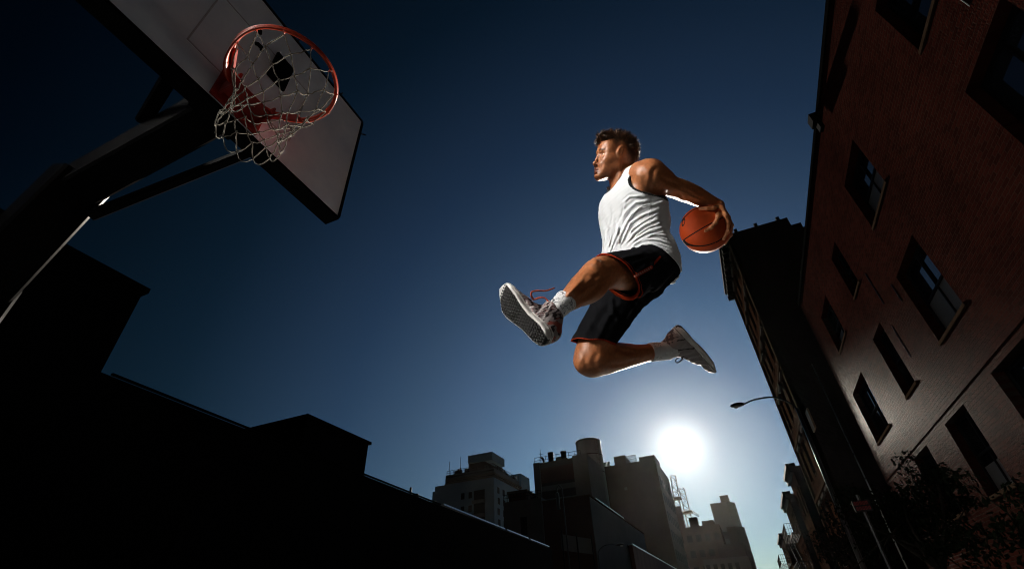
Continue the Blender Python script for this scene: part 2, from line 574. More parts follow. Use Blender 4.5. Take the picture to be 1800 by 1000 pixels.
for s in (1, -1): HC((.080, -.034, .013 * s), (.084, -.078, .022 * s), .011, .013, .016)
HC((.090, -.018, 0), (.107, -.066, 0), .0080, .0095, .010)           # nose bridge
HE(.110, -.075, 0, (.0135, .0110, .0125), .007)                        # tip
for s in (1, -1): HE(.096, -.079, .0135 * s, (.0125, .0090, .0080), .005)
for s in (1, -1): HS(.103, -.0885, .008 * s, (.0065, .0045, .0042), .003)
HE(.0965, -.1045, 0, (.0105, .0065, .022), .005)                       # lips
HE(.0945, -.1165, 0, (.0115, .0075, .020), .005)
for s in (1, -1): body.s(Cone(hp(.110, -.1105, 0), hp(.085, -.1120, .026 * s), .0019, .0016), .003)
body.s(Ell(hp(.102, -.1265, 0), (.010, .0035, .016), HEADM), .006)
for s in (1, -1):                                                       # ears
    a = .30; em = np.array([HEADM[0] * math.cos(a) + HEADM[1] * math.sin(a), HEADM[1] * math.cos(a) - HEADM[0] * math.sin(a), HEADM[2]])
    ec = hp(.014, -.012, .074 * s)
    body.u(Ell(ec, (.0165, .0300, .0105), em), .005)
    body.u(Ell(hp(.020, -.038, .069 * s), (.009, .012, .008), em), .006)
    body.s(Ell(ec + HEADM[2] * .012 * s + em[1] * .004 + em[0] * .001, (.0112, .0225, .0110), em), .002)
    body.u(Ell(ec + HEADM[2] * .002 * s + em[0] * .012 - em[1] * .010, (.005, .008, .007), em), .003)
    body.u(Cone(ec + HEADM[2] * .002 * s + em[1] * .014 - em[0] * .003, ec + HEADM[2] * .002 * s - em[1] * .010 - em[0] * .006, .0034, .0034), .002)

lo = K(860, 690, 2.0); 
BF = [([(1152, 336), (1145, 322), (1148, 302), (1158, 292)], 4.0, -.0045),        # edge of the deltoid
      ([(1166, 341), (1184, 338), (1202, 344)], 3.5, -.0035), ([(1158, 311), (1178, 320), (1197, 327)], 3.2, -.0035),
      ([(1160, 328), (1178, 331), (1194, 335)], 5.0, .0040), ([(1194, 340), (1203, 352)], 2.5, -.003),
      ([(1206, 331), (1226, 342), (1250, 353)], 2.6, .0028), ([(1210, 350), (1230, 356), (1247, 361)], 3.0, -.003),
      ([(1203, 341), (1222, 349), (1240, 355)], 3.0, .0022), ([(1186, 332), (1204, 339), (1222, 342), (1242, 352)], 1.1, .0016),
      ([(1126, 296), (1134, 310), (1132, 328)], 5.0, -.0025),
      ([(1034, 466), (1040, 459), (1050, 460), (1056, 470)], 3.0, -.0035), ([(1036, 484), (1046, 488), (1056, 482)], 3.0, -.0035),
      ([(1044, 484), (1030, 498)], 4.0, .0035), ([(1027, 488), (1008, 507), (993, 523)], 3.0, .0032),
      ([(1060, 490), (1044, 510), (1020, 530)], 4.5, -.0045), ([(1030, 500), (1014, 514), (1000, 526)], 4.0, -.002),
      ([(1074, 466), (1060, 462), (1050, 458)], 4.0, -.003),
      ([(1080, 612), (1100, 619), (1124, 621)], 4.0, -.0040), ([(1066, 642), (1098, 639), (1130, 629)], 3.5, -.0028),
      ([(1050, 616), (1044, 636), (1050, 654)], 5.0, -.0030), ([(1024, 622), (1020, 640), (1028, 652)], 4.0, .0025),
      ([(1084, 318), (1090, 304), (1088, 292)], 3.0, .0035), ([(1078, 322), (1082, 308)], 2.5, -.003)]
def body_disp(p):              # muscle edges, tendons and a vein or two
    x, y = px_of(p)
    return fold_field(p, BF) + .0007 * vnoise(p, 80, 81)
def vnoise(p, s, seed=0):      # cheap smooth value noise built from sines
    r = np.random.default_rng(seed); o = np.zeros(len(p))
    for _ in range(5):
        k = r.normal(size=3) * s; o += np.sin(p @ k + r.uniform(0, 6.28))
    return o / 5

bv, bq = surface(body, (-.05, -.52, -2.95), (1.32, .95, -1.35), .0030, disp=body_disp)
bv = relax(bv, bq, 2, .4)


def head_local(v): q = v - HEADC; return q @ HEADM[0], q @ HEADM[1], q @ HEADM[2]

HAIRLINE = np.array([[-.12, -.075], [-.10, -.075], [-.06, -.070], [-.035, -.05], [-.012, .0], [.012, .018], [.030, -.005], [.040, .0], [.055, .030], [.070, .045], [.09, .055]])
def skin_colour(v):
    c = np.tile(SKIN, (len(v), 1)) * (1 + .10 * vnoise(v, 60, 3))[:, None]
    f, u, l = head_local(v)
    near = (f * f + u * u + l * l) < .19 ** 2
    def mix(m, col):
        m = np.clip(m, 0, 1)[:, None] * near[:, None]; c[:] = c * (1 - m) + np.array(col) * m
    al = np.abs(l)
    # clipped fade at the temples and nape
    line = np.interp(f, HAIRLINE[:, 0], HAIRLINE[:, 1])
    fade = np.clip((u - line) / .045, 0, 1) ** .8
    ear = ((f - .014) / .021) ** 2 + ((u + .014) / .034) ** 2
    fade *= np.clip((ear - .8) / .5, 0, 1)
    mix(fade * .93, DARK * 1.6)
    g = lambda f0, u0, l0, sf, su, sl: np.exp(-((f - f0) / sf) ** 2 - ((u - u0) / su) ** 2 - ((al - l0) / sl) ** 2)
    bu = -.0065 - .12 * np.maximum(al - .036, 0)
    brow = np.exp(-((u - bu) / .0048) ** 2) * np.clip((al - .009) / .006, 0, 1) * np.clip((.054 - al) / .008, 0, 1) * (f > .055)
    mix(brow * .9, (.055, .022, .010))
    mix(np.exp(-((u + .0245 - .004 * np.cos((al - .03) * 100)) / .0022) ** 2) * ((al > .013) & (al < .047) & (f > .066)) * .6, DARK)
    lip = np.exp(-((u + .1105) / .0115) ** 4) * (al < .023) * (f > .086)
    mix(lip * .85, (.20, .055, .045))
    beard = np.exp(-((u + .135) / .035) ** 2) * np.clip((f - .0) / .03, 0, 1)
    mix(beard * .28, DARK * 4)
    mix(np.exp(-((u + .0885) / .004) ** 2) * (al < .013) * (al > .004) * (f > .096) * .8, DARK)
    return c

person = empty('person', W(K(1122, 478, 2.17)),
               'leaping player in white tank top and black shorts swinging an orange ball behind him', 'person')
M_SKIN = tinted('skin', rough=.40, spec=.48, bump=.35, bscale=380, bdist=.0016, var=.20, vscale=70, sss=.04, sweat=.10)
bo = link('body', np_mesh('body', W(bv), bq, skin_colour(bv)), M_SKIN, person, True)

# eyes
M_EYE = tinted('eye', rough=.12, spec=.6, bump=0, var=0)
for s in (1, -1):
    c = hp(.0752, -.0285, .0305 * s); look = unit(HEADM[0] * .97 + HEADM[1] * .12)
    n, m = 24, 16; vs = []; cs = []
    a = np.cross(look, (0, 1, 0)); a = unit(a); b = np.cross(look, a)
    for i in range(m + 1):
        th = PI * i / m
        for k in range(n):
            ph = 2 * PI * k / n
            vs.append(c + .0122 * (look * math.cos(th) + math.sin(th) * (a * math.cos(ph) + b * math.sin(ph))))
            cs.append((.01, .008, .006) if th < .2 else ((.05, .022, .01) if th < .5 else (.85, .82, .78)))
    fs = np.array([(i * n + k, (i + 1) * n + k, (i + 1) * n + (k + 1) % n, i * n + (k + 1) % n) for i in range(m) for k in range(n)])
    link('eye', np_mesh('eye', W(np.array(vs)), fs, np.array(cs)), M_EYE, person, True)

# hair: a dense cap plus curled tapering locks
hair = Blend()
hair.u(Ell(hp(-.012, .040, 0), (.088, .064, .060), HEADM), 0)
hair.u(Ell(hp(.066, .060, 0), (.034, .026, .044), HEADM), .03)
hair.u(Ell(hp(-.070, .020, 0), (.040, .050, .054), HEADM), .03)
hv, hq = surface(hair, hp(0, 0, 0) - .2, hp(0, 0, 0) + .2, .004,
                 disp=lambda p: .005 * vnoise(p, 160, 5) + .003 * vnoise(p, 420, 6))
hc = np.tile(DARK * 1.5, (len(hv), 1))
V = [W(hv)]; Q = [hq]; C = [hc]; off = len(hv)
f, u, l = head_local(hv)
cand = np.argwhere((u > .015) | ((f < -.06) & (u > -.02))).ravel()
NC = 230                                   # locks of hair; strands follow their lock
lock = hv[rng.choice(cand, NC)]; ldir = []; lcurl = []; ltone = []
for b0 in lock:
    fl, ul, ll = head_local(b0[None]); fl, ul, ll = fl[0], ul[0], ll[0]
    nrm = unit(np.array([fl + .01, ul, ll]))
    d = HEADM[0] * (nrm[0] * .8 + (.75 if fl > .03 else -.05)) + HEADM[1] * (nrm[1] * .9 + (.35 if fl > -.05 else .1)) + HEADM[2] * nrm[2] * .7
    ldir.append(unit(unit(d) + rng.normal(size=3) * .33)); lcurl.append(rng.normal(size=3) * .9); ltone.append(rng.uniform(.6, 1.6))
pick = rng.choice(cand, 6500)
for i in pick:
    base = hv[i] + rng.normal(size=3) * .001
    j = np.argmin(((lock - base) ** 2).sum(1))
    d = unit(ldir[j] + rng.normal(size=3) * .13 - (base - lock[j]) * 14)
    L = rng.uniform(.018, .036) * (1.15 if u[i] > .06 or f[i] > .05 else .8)
    r0 = rng.uniform(.0006, .0012)
    pts = [base - d * .004]; dd = d.copy(); cu = lcurl[j] + rng.normal(size=3) * .25
    for q in range(4):
        pts.append(pts[-1] + dd * (L / 4)); dd = unit(dd + cu * .35)
    t = MB().tube(W(np.array(pts)), [r0, r0, r0 * .9, r0 * .7, r0 * .25], 3)
    V.append(np.array(t.v)); Q.append(np.array([q for q in t.f if len(q) == 4]) + off); off += len(t.v)
    C.append(np.tile(np.array([.125, .058, .028]) * ltone[j] * rng.uniform(.7, 1.3), (len(t.v), 1)))
M_HAIR = tinted('hair', rough=.42, spec=.45, bump=0, var=.2)
link('hair', np_mesh('hair', np.concatenate(V), np.concatenate(Q), np.concatenate(C)), M_HAIR, person, True)

# ---- tank top
SHIRT = Blend()
SHIRT.u(Loft(PROFS, .016, lo=-.16, hi=.93), 0)
SHIRT.u(Cone(HIPC - TF[1] * .06 - TF[0] * .02, HIPC + TF[1] * .10, .145, .11), .05)
for s in (1, -1):
    SHIRT.u(Ell(HIPC + TF[1] * .36 + TF[0] * .058 + TF[2] * (.060 * s + .022), (.052, .080, .080), TF), .04)
    SHIRT.u(Cone(NECK + TF[0] * -.02 - TF[1] * .045, NECK + TF[2] * (.13 if s > 0 else -.075) - TF[1] * (.078 if s > 0 else .155) - TF[0] * (.02 if s > 0 else .065), .048, .044), .04)
SHIRT.u(Ell(HIPC + TF[1] * .30 - TF[0] * .06 + TF[2] * .06, (.09, .15, .11), TF), .05)      # lat of the swinging side
SHIRT.u(Ell(HIPC + TF[2] * .075 - TF[0] * .05 + TF[1] * .06, (.10, .11, .095), TF), .05)
ARMHOLES = [Blend().u(Cone(K(1139, 308, 2.16), K(1176, 322, 2.22), .083, .075), 0).u(Cone(K(1139, 308, 2.16), K(1150, 250, 2.1), .080, .11), .0)]
FARHOLE = Cone(FS - TF[2] * .02, FS - TF[2] * .2 - TF[1] * .03, .085, .11)
NECKHOLE = Blend().u(Cone(NECK + TF[2] * .07 + TF[1] * .02 - TF[0] * .06, NECK + TF[2] * .07 + TF[1] * .02 - TF[0] * .0, .058, .058), 0).u(Cone(NECK + TF[0] * .05 + TF[1] * .02 - TF[2] * .03, NECK + TF[0] * .13 - TF[1] * .03 - TF[2] * .07, .07, .06), 0).u(Cone(NECK + TF[1] * .05 - TF[0] * .02, NECK + TF[0] * .11 - TF[1] * .07, .086, .070), 0).u(Cone(NECK + TF[1] * .05, NECK + TF[1] * .2 + TF[0] * .05, .082, .15), 0)
SF = [([(1146, 352), (1118, 356), (1100, 372), (1088, 400)], 3.2, .006),
      ([(1162, 366), (1130, 378), (1108, 392), (1092, 428)], 3.0, .007),
      ([(1150, 362), (1122, 366), (1104, 384), (1086, 424), (1080, 442)], 2.6, .006),
      ([(1158, 384), (1132, 396), (1112, 412), (1098, 432)], 3.0, .007),
      ([(1170, 398), (1142, 406), (1118, 420), (1104, 432)], 2.8, .006),
      ([(1176, 414), (1150, 412), (1128, 420), (1108, 434)], 2.8, .006),
      ([(1182, 430), (1160, 422), (1140, 420), (1118, 428)], 2.8, .006),
      ([(1184, 446), (1166, 436), (1146, 428), (1126, 428)], 2.8, .005),
      ([(1080, 372), (1078, 400), (1070, 430), (1064, 446)], 3.2, .0022),
      ([(1090, 384), (1084, 410), (1074, 436), (1070, 446)], 2.6, .005),
      ([(1068, 400), (1064, 424), (1060, 446)], 3.0, .004),
      ([(1130, 344), (1106, 346), (1096, 356)], 2.6, .004),
      ([(1172, 352), (1150, 360), (1128, 362)], 2.6, .004),
      ([(1154, 356), (1128, 362), (1110, 378), (1094, 408)], 1.8, .005), ([(1160, 374), (1136, 386), (1112, 402), (1098, 430)], 1.8, .005),
      ([(1168, 390), (1140, 400), (1118, 414), (1100, 436)], 1.8, .004), ([(1172, 406), (1148, 412), (1126, 416)], 1.6, .004),
      ([(1180, 422), (1158, 417), (1136, 416)], 1.6, .004), ([(1182, 438), (1164, 430), (1144, 424)], 1.6, .004),
      ([(1100, 352), (1096, 376), (1086, 396)], 1.8, .003), ([(1074, 352), (1074, 380), (1066, 410)], 2.2, .002),
      ([(1076, 410), (1071, 430), (1067, 446)], 1.6, .0022), ([(1088, 416), (1080, 434), (1075, 446)], 1.6, .004),
      ([(1100, 412), (1090, 432)], 1.6, .004), ([(1142, 344), (1143, 390), (1146, 432)], .8, .0025)]
def shirt_disp(p):
    xf, t, xl = TORSO.coords(p)
    h = 1.15 * fold_field(p, [(a, w_ * .72, m_) for a, w_, m_ in SF]) * (p[:, 2] > -2.42)
    lower = np.clip((.75 - t) / .4, 0, 1)
    h += .0035 * lower * np.sin(26 * (xl * 1.2 + xf * .8) / .10 * .35 + 5 * t + 2.2 * vnoise(p, 9, 11))
    h += .0022 * vnoise(p, 42, 12) + .0012 * vnoise(p, 95, 13)
    return h
def hemline(p):                # the loose hem hangs lower at the back
    xf, t, xl = TORSO.coords(p)
    return (-.015 + .06 * np.clip(xf / .12, -1, 1) - t) * TL + .006 * np.sin(xl * 40 + xf * 30)
def shirt_post(v, p):
    cut = np.minimum(np.minimum(ARMHOLES[0](p), FARHOLE(p)), NECKHOLE(p))
    v = smax(v, -cut, .002)                                # openings for arms and neck
    return smax(v, hemline(p), .002)
sv, sq = surface(SHIRT, (.3, -.12, -2.8), (.95, .66, -1.9), .0028, disp=shirt_disp, post=shirt_post, band=.02)
sv = relax(sv, sq, 1, .35)
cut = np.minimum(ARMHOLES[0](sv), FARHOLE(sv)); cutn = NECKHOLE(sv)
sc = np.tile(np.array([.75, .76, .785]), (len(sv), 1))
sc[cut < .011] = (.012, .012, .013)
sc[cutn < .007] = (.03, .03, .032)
M_CLOTH = tinted('white_cloth', rough=.85, spec=.05, bump=.25, bscale=900, bdist=.0008, var=.02, vscale=8, sheen=.1)
link('tank_top', np_mesh('tank_top', W(sv), sq, sc), M_CLOTH, person, True)

# ---- shorts
nearHem = K(1083, 489, 1.87); nearTop = K(1136, 474, 2.07); nax = unit((-.62, -.71, .33)); tax = unit(nearHem - nearTop)
farHem = K(1041, 603, 2.115); farTop = K(1115, 486, 2.21); fax = unit(farHem - farTop); fcut = unit((-.10, -.95, .28))
PEL = Loft(PROFS, .008, lo=-.09, hi=.13)
SHA = Blend().u(PEL, 0).u(Cone(nearTop, nearHem + tax * .12, .097, .109), .05)
SHB = Blend().u(PEL, 0).u(Cone(farTop, farHem + fax * .10, .118, .082), .05).u(Ell(K(1136, 494, 2.17), (.085, .085, .10)), .05)
INA = Cone(nearTop + tax * .10, nearHem + tax * .14, .075, .112)
INB = Cone(farHem - fax * .10, farHem + fax * .10, .07, .09)
def near_side(p): return (p - nearHem) @ nax - .004 * np.sin(p[:, 1] * 60)
def far_side(p): return (p - farHem) @ fcut - .003 * np.sin(p[:, 0] * 60)
class Shorts:
    def __call__(s, p):
        return np.minimum(np.maximum(SHA(p), near_side(p)), np.maximum(SHB(p), far_side(p)))
SHF = [([(1160, 470), (1140, 500), (1118, 540), (1090, 580)], 4, .006), ([(1172, 478), (1158, 505), (1130, 532)], 4, .006),
       ([(1150, 455), (1146, 480), (1136, 505)], 4, .006), ([(1135, 445), (1112, 450), (1090, 452)], 4, .004),
       ([(1090, 530), (1068, 560), (1050, 598)], 5, .006), ([(1075, 520), (1076, 545), (1088, 560)], 4, .006),
       ([(1140, 465), (1122, 478), (1118, 500)], 4, .006), ([(1060, 535), (1040, 565), (1025, 598)], 5, .004),
       ([(1120, 545), (1100, 575), (1078, 604)], 4, .005)]
def sho_disp(p): return fold_field(p, SHF) + .003 * vnoise(p, 36, 21) + .0016 * vnoise(p, 85, 22)
def sho_all(p):
    dsp = sho_disp(p)
    a = SHA(p) - dsp; b = SHB(p) - dsp
    a = np.maximum(a, -np.maximum(INA(p), a + .006)); b = np.maximum(b, -np.maximum(INB(p), b + .006))
    v = smin(smax(a, near_side(p), .002), smax(b, far_side(p), .002), .004)
    xf, t, xl = TORSO.coords(p)
    return smax(v, (t - .15) * TL, .004)
SH = Shorts(); SH.cull = lambda c, h: sho_all
hv2, hq2 = surface(SH, (.25, -.36, -2.6), (.92, .20, -1.6), .0028, band=.02)
hv2 = relax(hv2, hq2, 1, .35)
hc2 = np.tile(np.array([.010, .010, .0115]), (len(hv2), 1))
ORG = np.array([.34, .036, .012])
dn = near_side(hv2); df = far_side(hv2)
isn = np.abs(SHA(hv2)) < np.abs(SHB(hv2)) + .004; isf = np.abs(SHB(hv2)) < .03
hc2[isn & (np.abs(dn) < .005)] = ORG; hc2[(~isn) & isf & (np.abs(df) < .005)] = ORG
hc2[isn & (dn < -.014) & (dn > -.018)] = ORG
x, y = px_of(hv2)
def seg(x, y, a, b):
    a = np.array(a, float); b = np.array(b, float); ab = b - a
    t = np.clip(((x - a[0]) * ab[0] + (y - a[1]) * ab[1]) / (ab @ ab), 0, 1)
    return np.hypot(x - a[0] - t * ab[0], y - a[1] - t * ab[1])
front = hv2[:, 2] > -2.2
st = seg(x, y, (1108, 490), (1145, 470)); hc2[front & (st < 3.0)] = ORG; hc2[front & (st < 1.6) & (np.sin((x - y) * 1.15) > .1)] = (.34, .31, .30)
hc2[front & (seg(x, y, (1143, 471), (1160, 452)) < 2.0) & (x > 1150)] = ORG
M_SHORT = tinted('black_cloth', rough=.8, spec=0, bump=.25, bscale=700, bdist=.001, var=.12, vscale=10)
link('shorts', np_mesh('shorts', W(hv2), hq2, hc2), M_SHORT, person, True)

# ---- socks and shoes
M_SOCK = tinted('sock', rough=.9, spec=.15, bump=.5, bscale=500, bdist=.002, var=.06)
M_SHOE = tinted('shoe', rough=.55, spec=.4, bump=.3, bscale=350, bdist=.0015, var=.15, vscale=18)
M_SOLE = tinted('sole', rough=.6, spec=.35, bump=.3, bscale=260, bdist=.0015, var=.15, vscale=25)
M_LACE = mottled('lace', (.50, .06, .022), (.62, .09, .03), 40, rough=.7)

def sock(pts):
    b = Blend().limb(pts, .01)
    a, c = K(*pts[0][:3]), K(*pts[1][:3]); n = unit(a - c)
    P = np.array([K(*q[:3]) for q in pts])
    def post(v, p): return smax(v, (p - a) @ n, .002)
    s = np.array([0.0])
    v, q = surface(b, P.min(0) - .06, P.max(0) + .06, .0028,
                   disp=lambda p: .0004 * np.sin(((p - a) @ n) * 420) + .0020 * vnoise(p, 70, 31) + .001 * vnoise(p, 160, 32), post=post)
    d = (v - a) @ n
    col = np.tile(np.array([.74, .73, .74]), (len(v), 1))
    w = vnoise(v, 190, 33); m = (np.abs(w - .1) < .07) & (d < -.008) & (d > -.06) & (vnoise(v, 60, 34) > -.1)
    col[m] = (.10, .10, .12)
    link('sock', np_mesh('sock', W(v), q, col), M_SOCK, person, True)

def shoe(ank, t, n, L, white, detail, sc=1.0, loose=True, collar=None):
    """ank: ankle joint, t: toe direction, n: outward normal of the sole, L: sole length"""
    t = unit(t); n = unit(np.array(n) - t * (np.array(n) @ t)); w = np.cross(n, t); up = -n
    A = np.array([t, up, w])
    S = lambda x, z, y=0: ank + t * x * sc + up * z * sc + w * y * sc
    hb = -.062; fr = hb + L / sc                                        # heel and toe ends
    loc = lambda p: (((p - ank) @ t) / sc, ((p - ank) @ up) / sc, ((p - ank) @ w) / sc)
    def outline(x):                                                     # half width and centre line of the sole
        s = (x - hb) / (fr - hb)
        hw = np.interp(s, [0, .03, .08, .18, .38, .52, .68, .80, .90, .96, 1.0], [.012, .023, .031, .0365, .034, .040, .0505, .050, .040, .027, .010])
        cy = np.interp(s, [0, .2, .45, .75, 1], [0, 0, .003, .003, -.006])
        return s, hw, cy
    def sole_f(p):
        x, z, y = loc(p); s, hw, cy = outline(x)
        lift = np.interp(s, [0, .05, .6, .8, 1], [.006, 0, 0, .006, .026])
        hw = hw + .003
        d = np.abs(y - cy) - hw
        d = np.maximum(d, np.maximum(hb - x, x - fr))
        top = np.interp(s, [0, .3, .7, 1], [-.050, -.054, -.064, -.052]); bot = -.090 + lift
        return smax(d * .8, np.maximum(z - top, bot - z), .008) * sc
    def tread(p):
        x, z, y = loc(p); s, hw, cy = outline(x)
        kn = np.cos(600 * x) + np.cos(300 * x + 520 * y) + np.cos(520 * y - 300 * x)
        lift = np.interp(s, [0, .05, .6, .8, 1], [.006, 0, 0, .006, .026])
        ins = np.clip((hw - .004 - np.abs(y - cy)) / .004, 0, 1) * np.clip((x - hb - .01) / .006, 0, 1) * np.clip((fr - .012 - x) / .006, 0, 1)
        under = np.clip((-.080 + lift - z) / .006, 0, 1) * ins
        rib = .0008 * np.sin((z + .09) * 700) * (z > -.078)
        zone = np.clip((np.abs(s - .38) - .10) / .04, 0, 1)
        return (under * .0050 * np.clip(kn, -.7, .7) * (.25 + .75 * zone) + rib) * sc
    c = S((hb + fr) / 2, -.04); r = L * .62 + .03
    v, q = surface(sole_f, c - r, c + r, .0021, disp=tread)
    x, z, y = loc(v); s, hw, cy = outline(x)
    col = np.tile(np.array(white), (len(v), 1))
    under = z < -.078 + np.interp(s, [0, .05, .6, .8, 1], [.006, 0, 0, .006, .026])
    inner = under & (np.abs(y - cy) < hw - .003)
    kn_ = np.cos(600 * x) + np.cos(300 * x + 520 * y) + np.cos(520 * y - 300 * x)
    col[inner] = np.array(detail['tread']); col[inner & (kn_ > .3) & (np.abs(s - .38) > .12)] = np.array(detail['tread']) * 2.6
    col[(np.abs(z + .066) < .0018) & ~inner] = np.array(white) * .25
    so_v, so_q, so_c = v, q, col

    up_b = Blend()
    def E(x, z, y, rx, rz, ry, k): up_b.u(Ell(S(x, z, y), np.array((rx, rz, ry)) * sc, A), k)
    E(-.022, -.045, 0, .042, .045, .034, 0)
    E(.02, -.050, 0, .06, .036, .036, .03)
    E(.075, -.056, .002, .070, .032, .044, .03)
    E(fr - .068, -.062, .002, .064, .026, .046, .03)
    E(fr - .034, -.063, -.002, .034, .020, .034, .02)
    cp, cx = collar if collar else (S(-.012, .040), up)
    up_b.u(Cone(S(-.006, -.03), cp + cx * .01, .042 * sc, .039 * sc), .03)
    up_b.u(Cone(S(.025, -.01), S(.10, -.040), .026 * sc, .024 * sc), .03)      # instep
    up_b.u(Cone(S(.020, .008), S(.024, .036), .021 * sc, .017 * sc), .015)     # tongue
    foot = Cone(S(-.004, -.02) if not collar else cp - cx * .02, S(-.006, .10) if not collar else cp + cx * .06, .030 * sc, .033 * sc)
    def upost(v, p):
        v = np.maximum(v, -foot(p))
        x, z, y = loc(p)
        v = smax(v, (-.070 - z) * sc, .004)
        if collar: return smax(v, (p - cp) @ cx - .25 * np.maximum(x - .01, 0), .003)
        return smax(v, (z - (.036 + .35 * np.maximum(x, -.01))) * sc, .003)
    def udisp(p):
        x, z, y = loc(p)
        return (.0016 * np.sin(x * 210 + 6 * np.sin(np.abs(y) * 60)) * (x > .0) + .0015 * vnoise(p, 70, 41) + .0008 * vnoise(p, 170, 42)) * sc
    v, q = surface(up_b, c - r, c + r + .02, .0024, disp=udisp, post=upost)
    x, z, y = loc(v)
    col = np.tile(np.array(detail['main']), (len(v), 1))
    for (m, cc) in detail['zones'](x, z, y, v, fr): col[m] = cc
    uo = link('shoe', np_mesh('shoe', W(v), q, col), M_SHOE, person, True)
    link('sole', np_mesh('sole', W(so_v), so_q, so_c), M_SOLE, uo, True)
    # laces
    for i in range(5):
        xx = .022 + i * .019; zz = .010 - i * .0095
        pts = [S(xx + .006 * math.cos(a * 2) - .004 * (i % 2), zz + .016 * sc * math.cos(a) - .004, .030 * math.sin(a)) for a in np.linspace(-1.25, 1.25, 9)]
        m = MB().tube(W(np.array(pts)), .0027 * sc, 6)
        link('lace', np_mesh('lace', m.v, m.f), detail['lace'], uo, True)
    if loose is not None:
        m = MB()
        for path in loose:
            P = [np.array(K(*a)) for a in path]
            # smooth through the points
            Q = []
            for i in range(len(P) - 1):
                p0, p1, p2, p3 = P[max(i - 1, 0)], P[i], P[i + 1], P[min(i + 2, len(P) - 1)]
                for tt in np.linspace(0, 1, 6, endpoint=False):
                    Q.append(.5 * ((2 * p1) + (-p0 + p2) * tt + (2 * p0 - 5 * p1 + 4 * p2 - p3) * tt ** 2 + (-p0 + 3 * p1 - 3 * p2 + p3) * tt ** 3))
            Q.append(P[-1]); m.tube(W(np.array(Q)), np.linspace(.0034, .0022, len(Q)), 6)
        link('lace', np_mesh('lace', m.v, m.f), detail['lace'], uo, True)

def zones_lead(x, z, y, v, fr):
    n1 = vnoise(v, 150, 51); n2 = vnoise(v, 240, 52)
    str_ = np.sin(x * 330 + z * 200 + 2.0 * n1)
    return [((str_ > -.1) & (x > .01) & (x < .13), (.13, .022, .020)), ((str_ > .82) & (x > .01) & (x < .13), (.62, .58, .57)),
            ((n2 > .12) & (x < .10), (.020, .012, .013)),
            ((x < -.02) & (n1 > .0), (.30, .07, .05)),
            ((np.abs(y) < .019) & (x > .0) & (x < .11) & (z > -.04), (.05, .015, .014)),
            ((z > .008) & (x < .015), (.05, .04, .045)),
            ((x > fr - .075), (.70, .66, .64))]
def zones_trail(x, z, y, v, fr):
    n1 = vnoise(v, 120, 61)
    return [((np.abs(np.sin(x * 55 + z * 40)) < .16) & (x > -.03) & (x < .07), (.03, .02, .02)),
            ((np.abs(y) < .017) & (x > .01) & (x < .10) & (z > -.04), (.03, .018, .018)),
            ((z > .008) & (x < .012), (.35, .30, .30)),
            ((x < -.03) & (n1 > .1), (.12, .10, .11))]
sock([(996, 527, 1.595, 20.5), (988, 535, 1.58, 19), (976, 548, 1.565, 17), (970, 560, 1.56, 14)])
sock([(1142, 619.5, 2.24, 16.5), (1152, 618, 2.25, 16), (1170, 616.5, 2.28, 16), (1182, 612, 2.29, 16)])
lead_t = np.array((-.56, .56, -.52)); lead_n = np.array((-.50, -.34, .80))
DL = dict(main=(.30, .26, .255), tread=(.020, .018, .018), zones=zones_lead, lace=M_LACE)
shoe(K(971, 570, 1.565), lead_t, lead_n, .275, (.66, .62, .59), DL, 1.0,
     [[(938, 527, 1.50), (934, 520, 1.485), (935, 513, 1.48), (945, 511, 1.48), (960, 511, 1.485), (975, 506, 1.49)],
      [(940, 526, 1.50), (950, 523, 1.49), (958, 524, 1.485), (964, 530, 1.48)]], (K(972, 547, 1.567), unit(K(996, 527, 1.595) - K(974, 549, 1.560))))
DT = dict(main=(.40, .345, .34), tread=(.025, .022, .022), zones=zones_trail, lace=mottled('dark_lace', (.05, .03, .03), (.09, .05, .05), 40))
shoe(K(1182, 610, 2.29), np.array((.70, -.70, -.12)), np.array((.66, .66, .20)), .300, (.84, .79, .76), DT, 1.08,
     [[(1201, 630, 2.25), (1194, 636, 2.24), (1189, 637, 2.24), (1188, 632, 2.24), (1194, 628, 2.25)]])

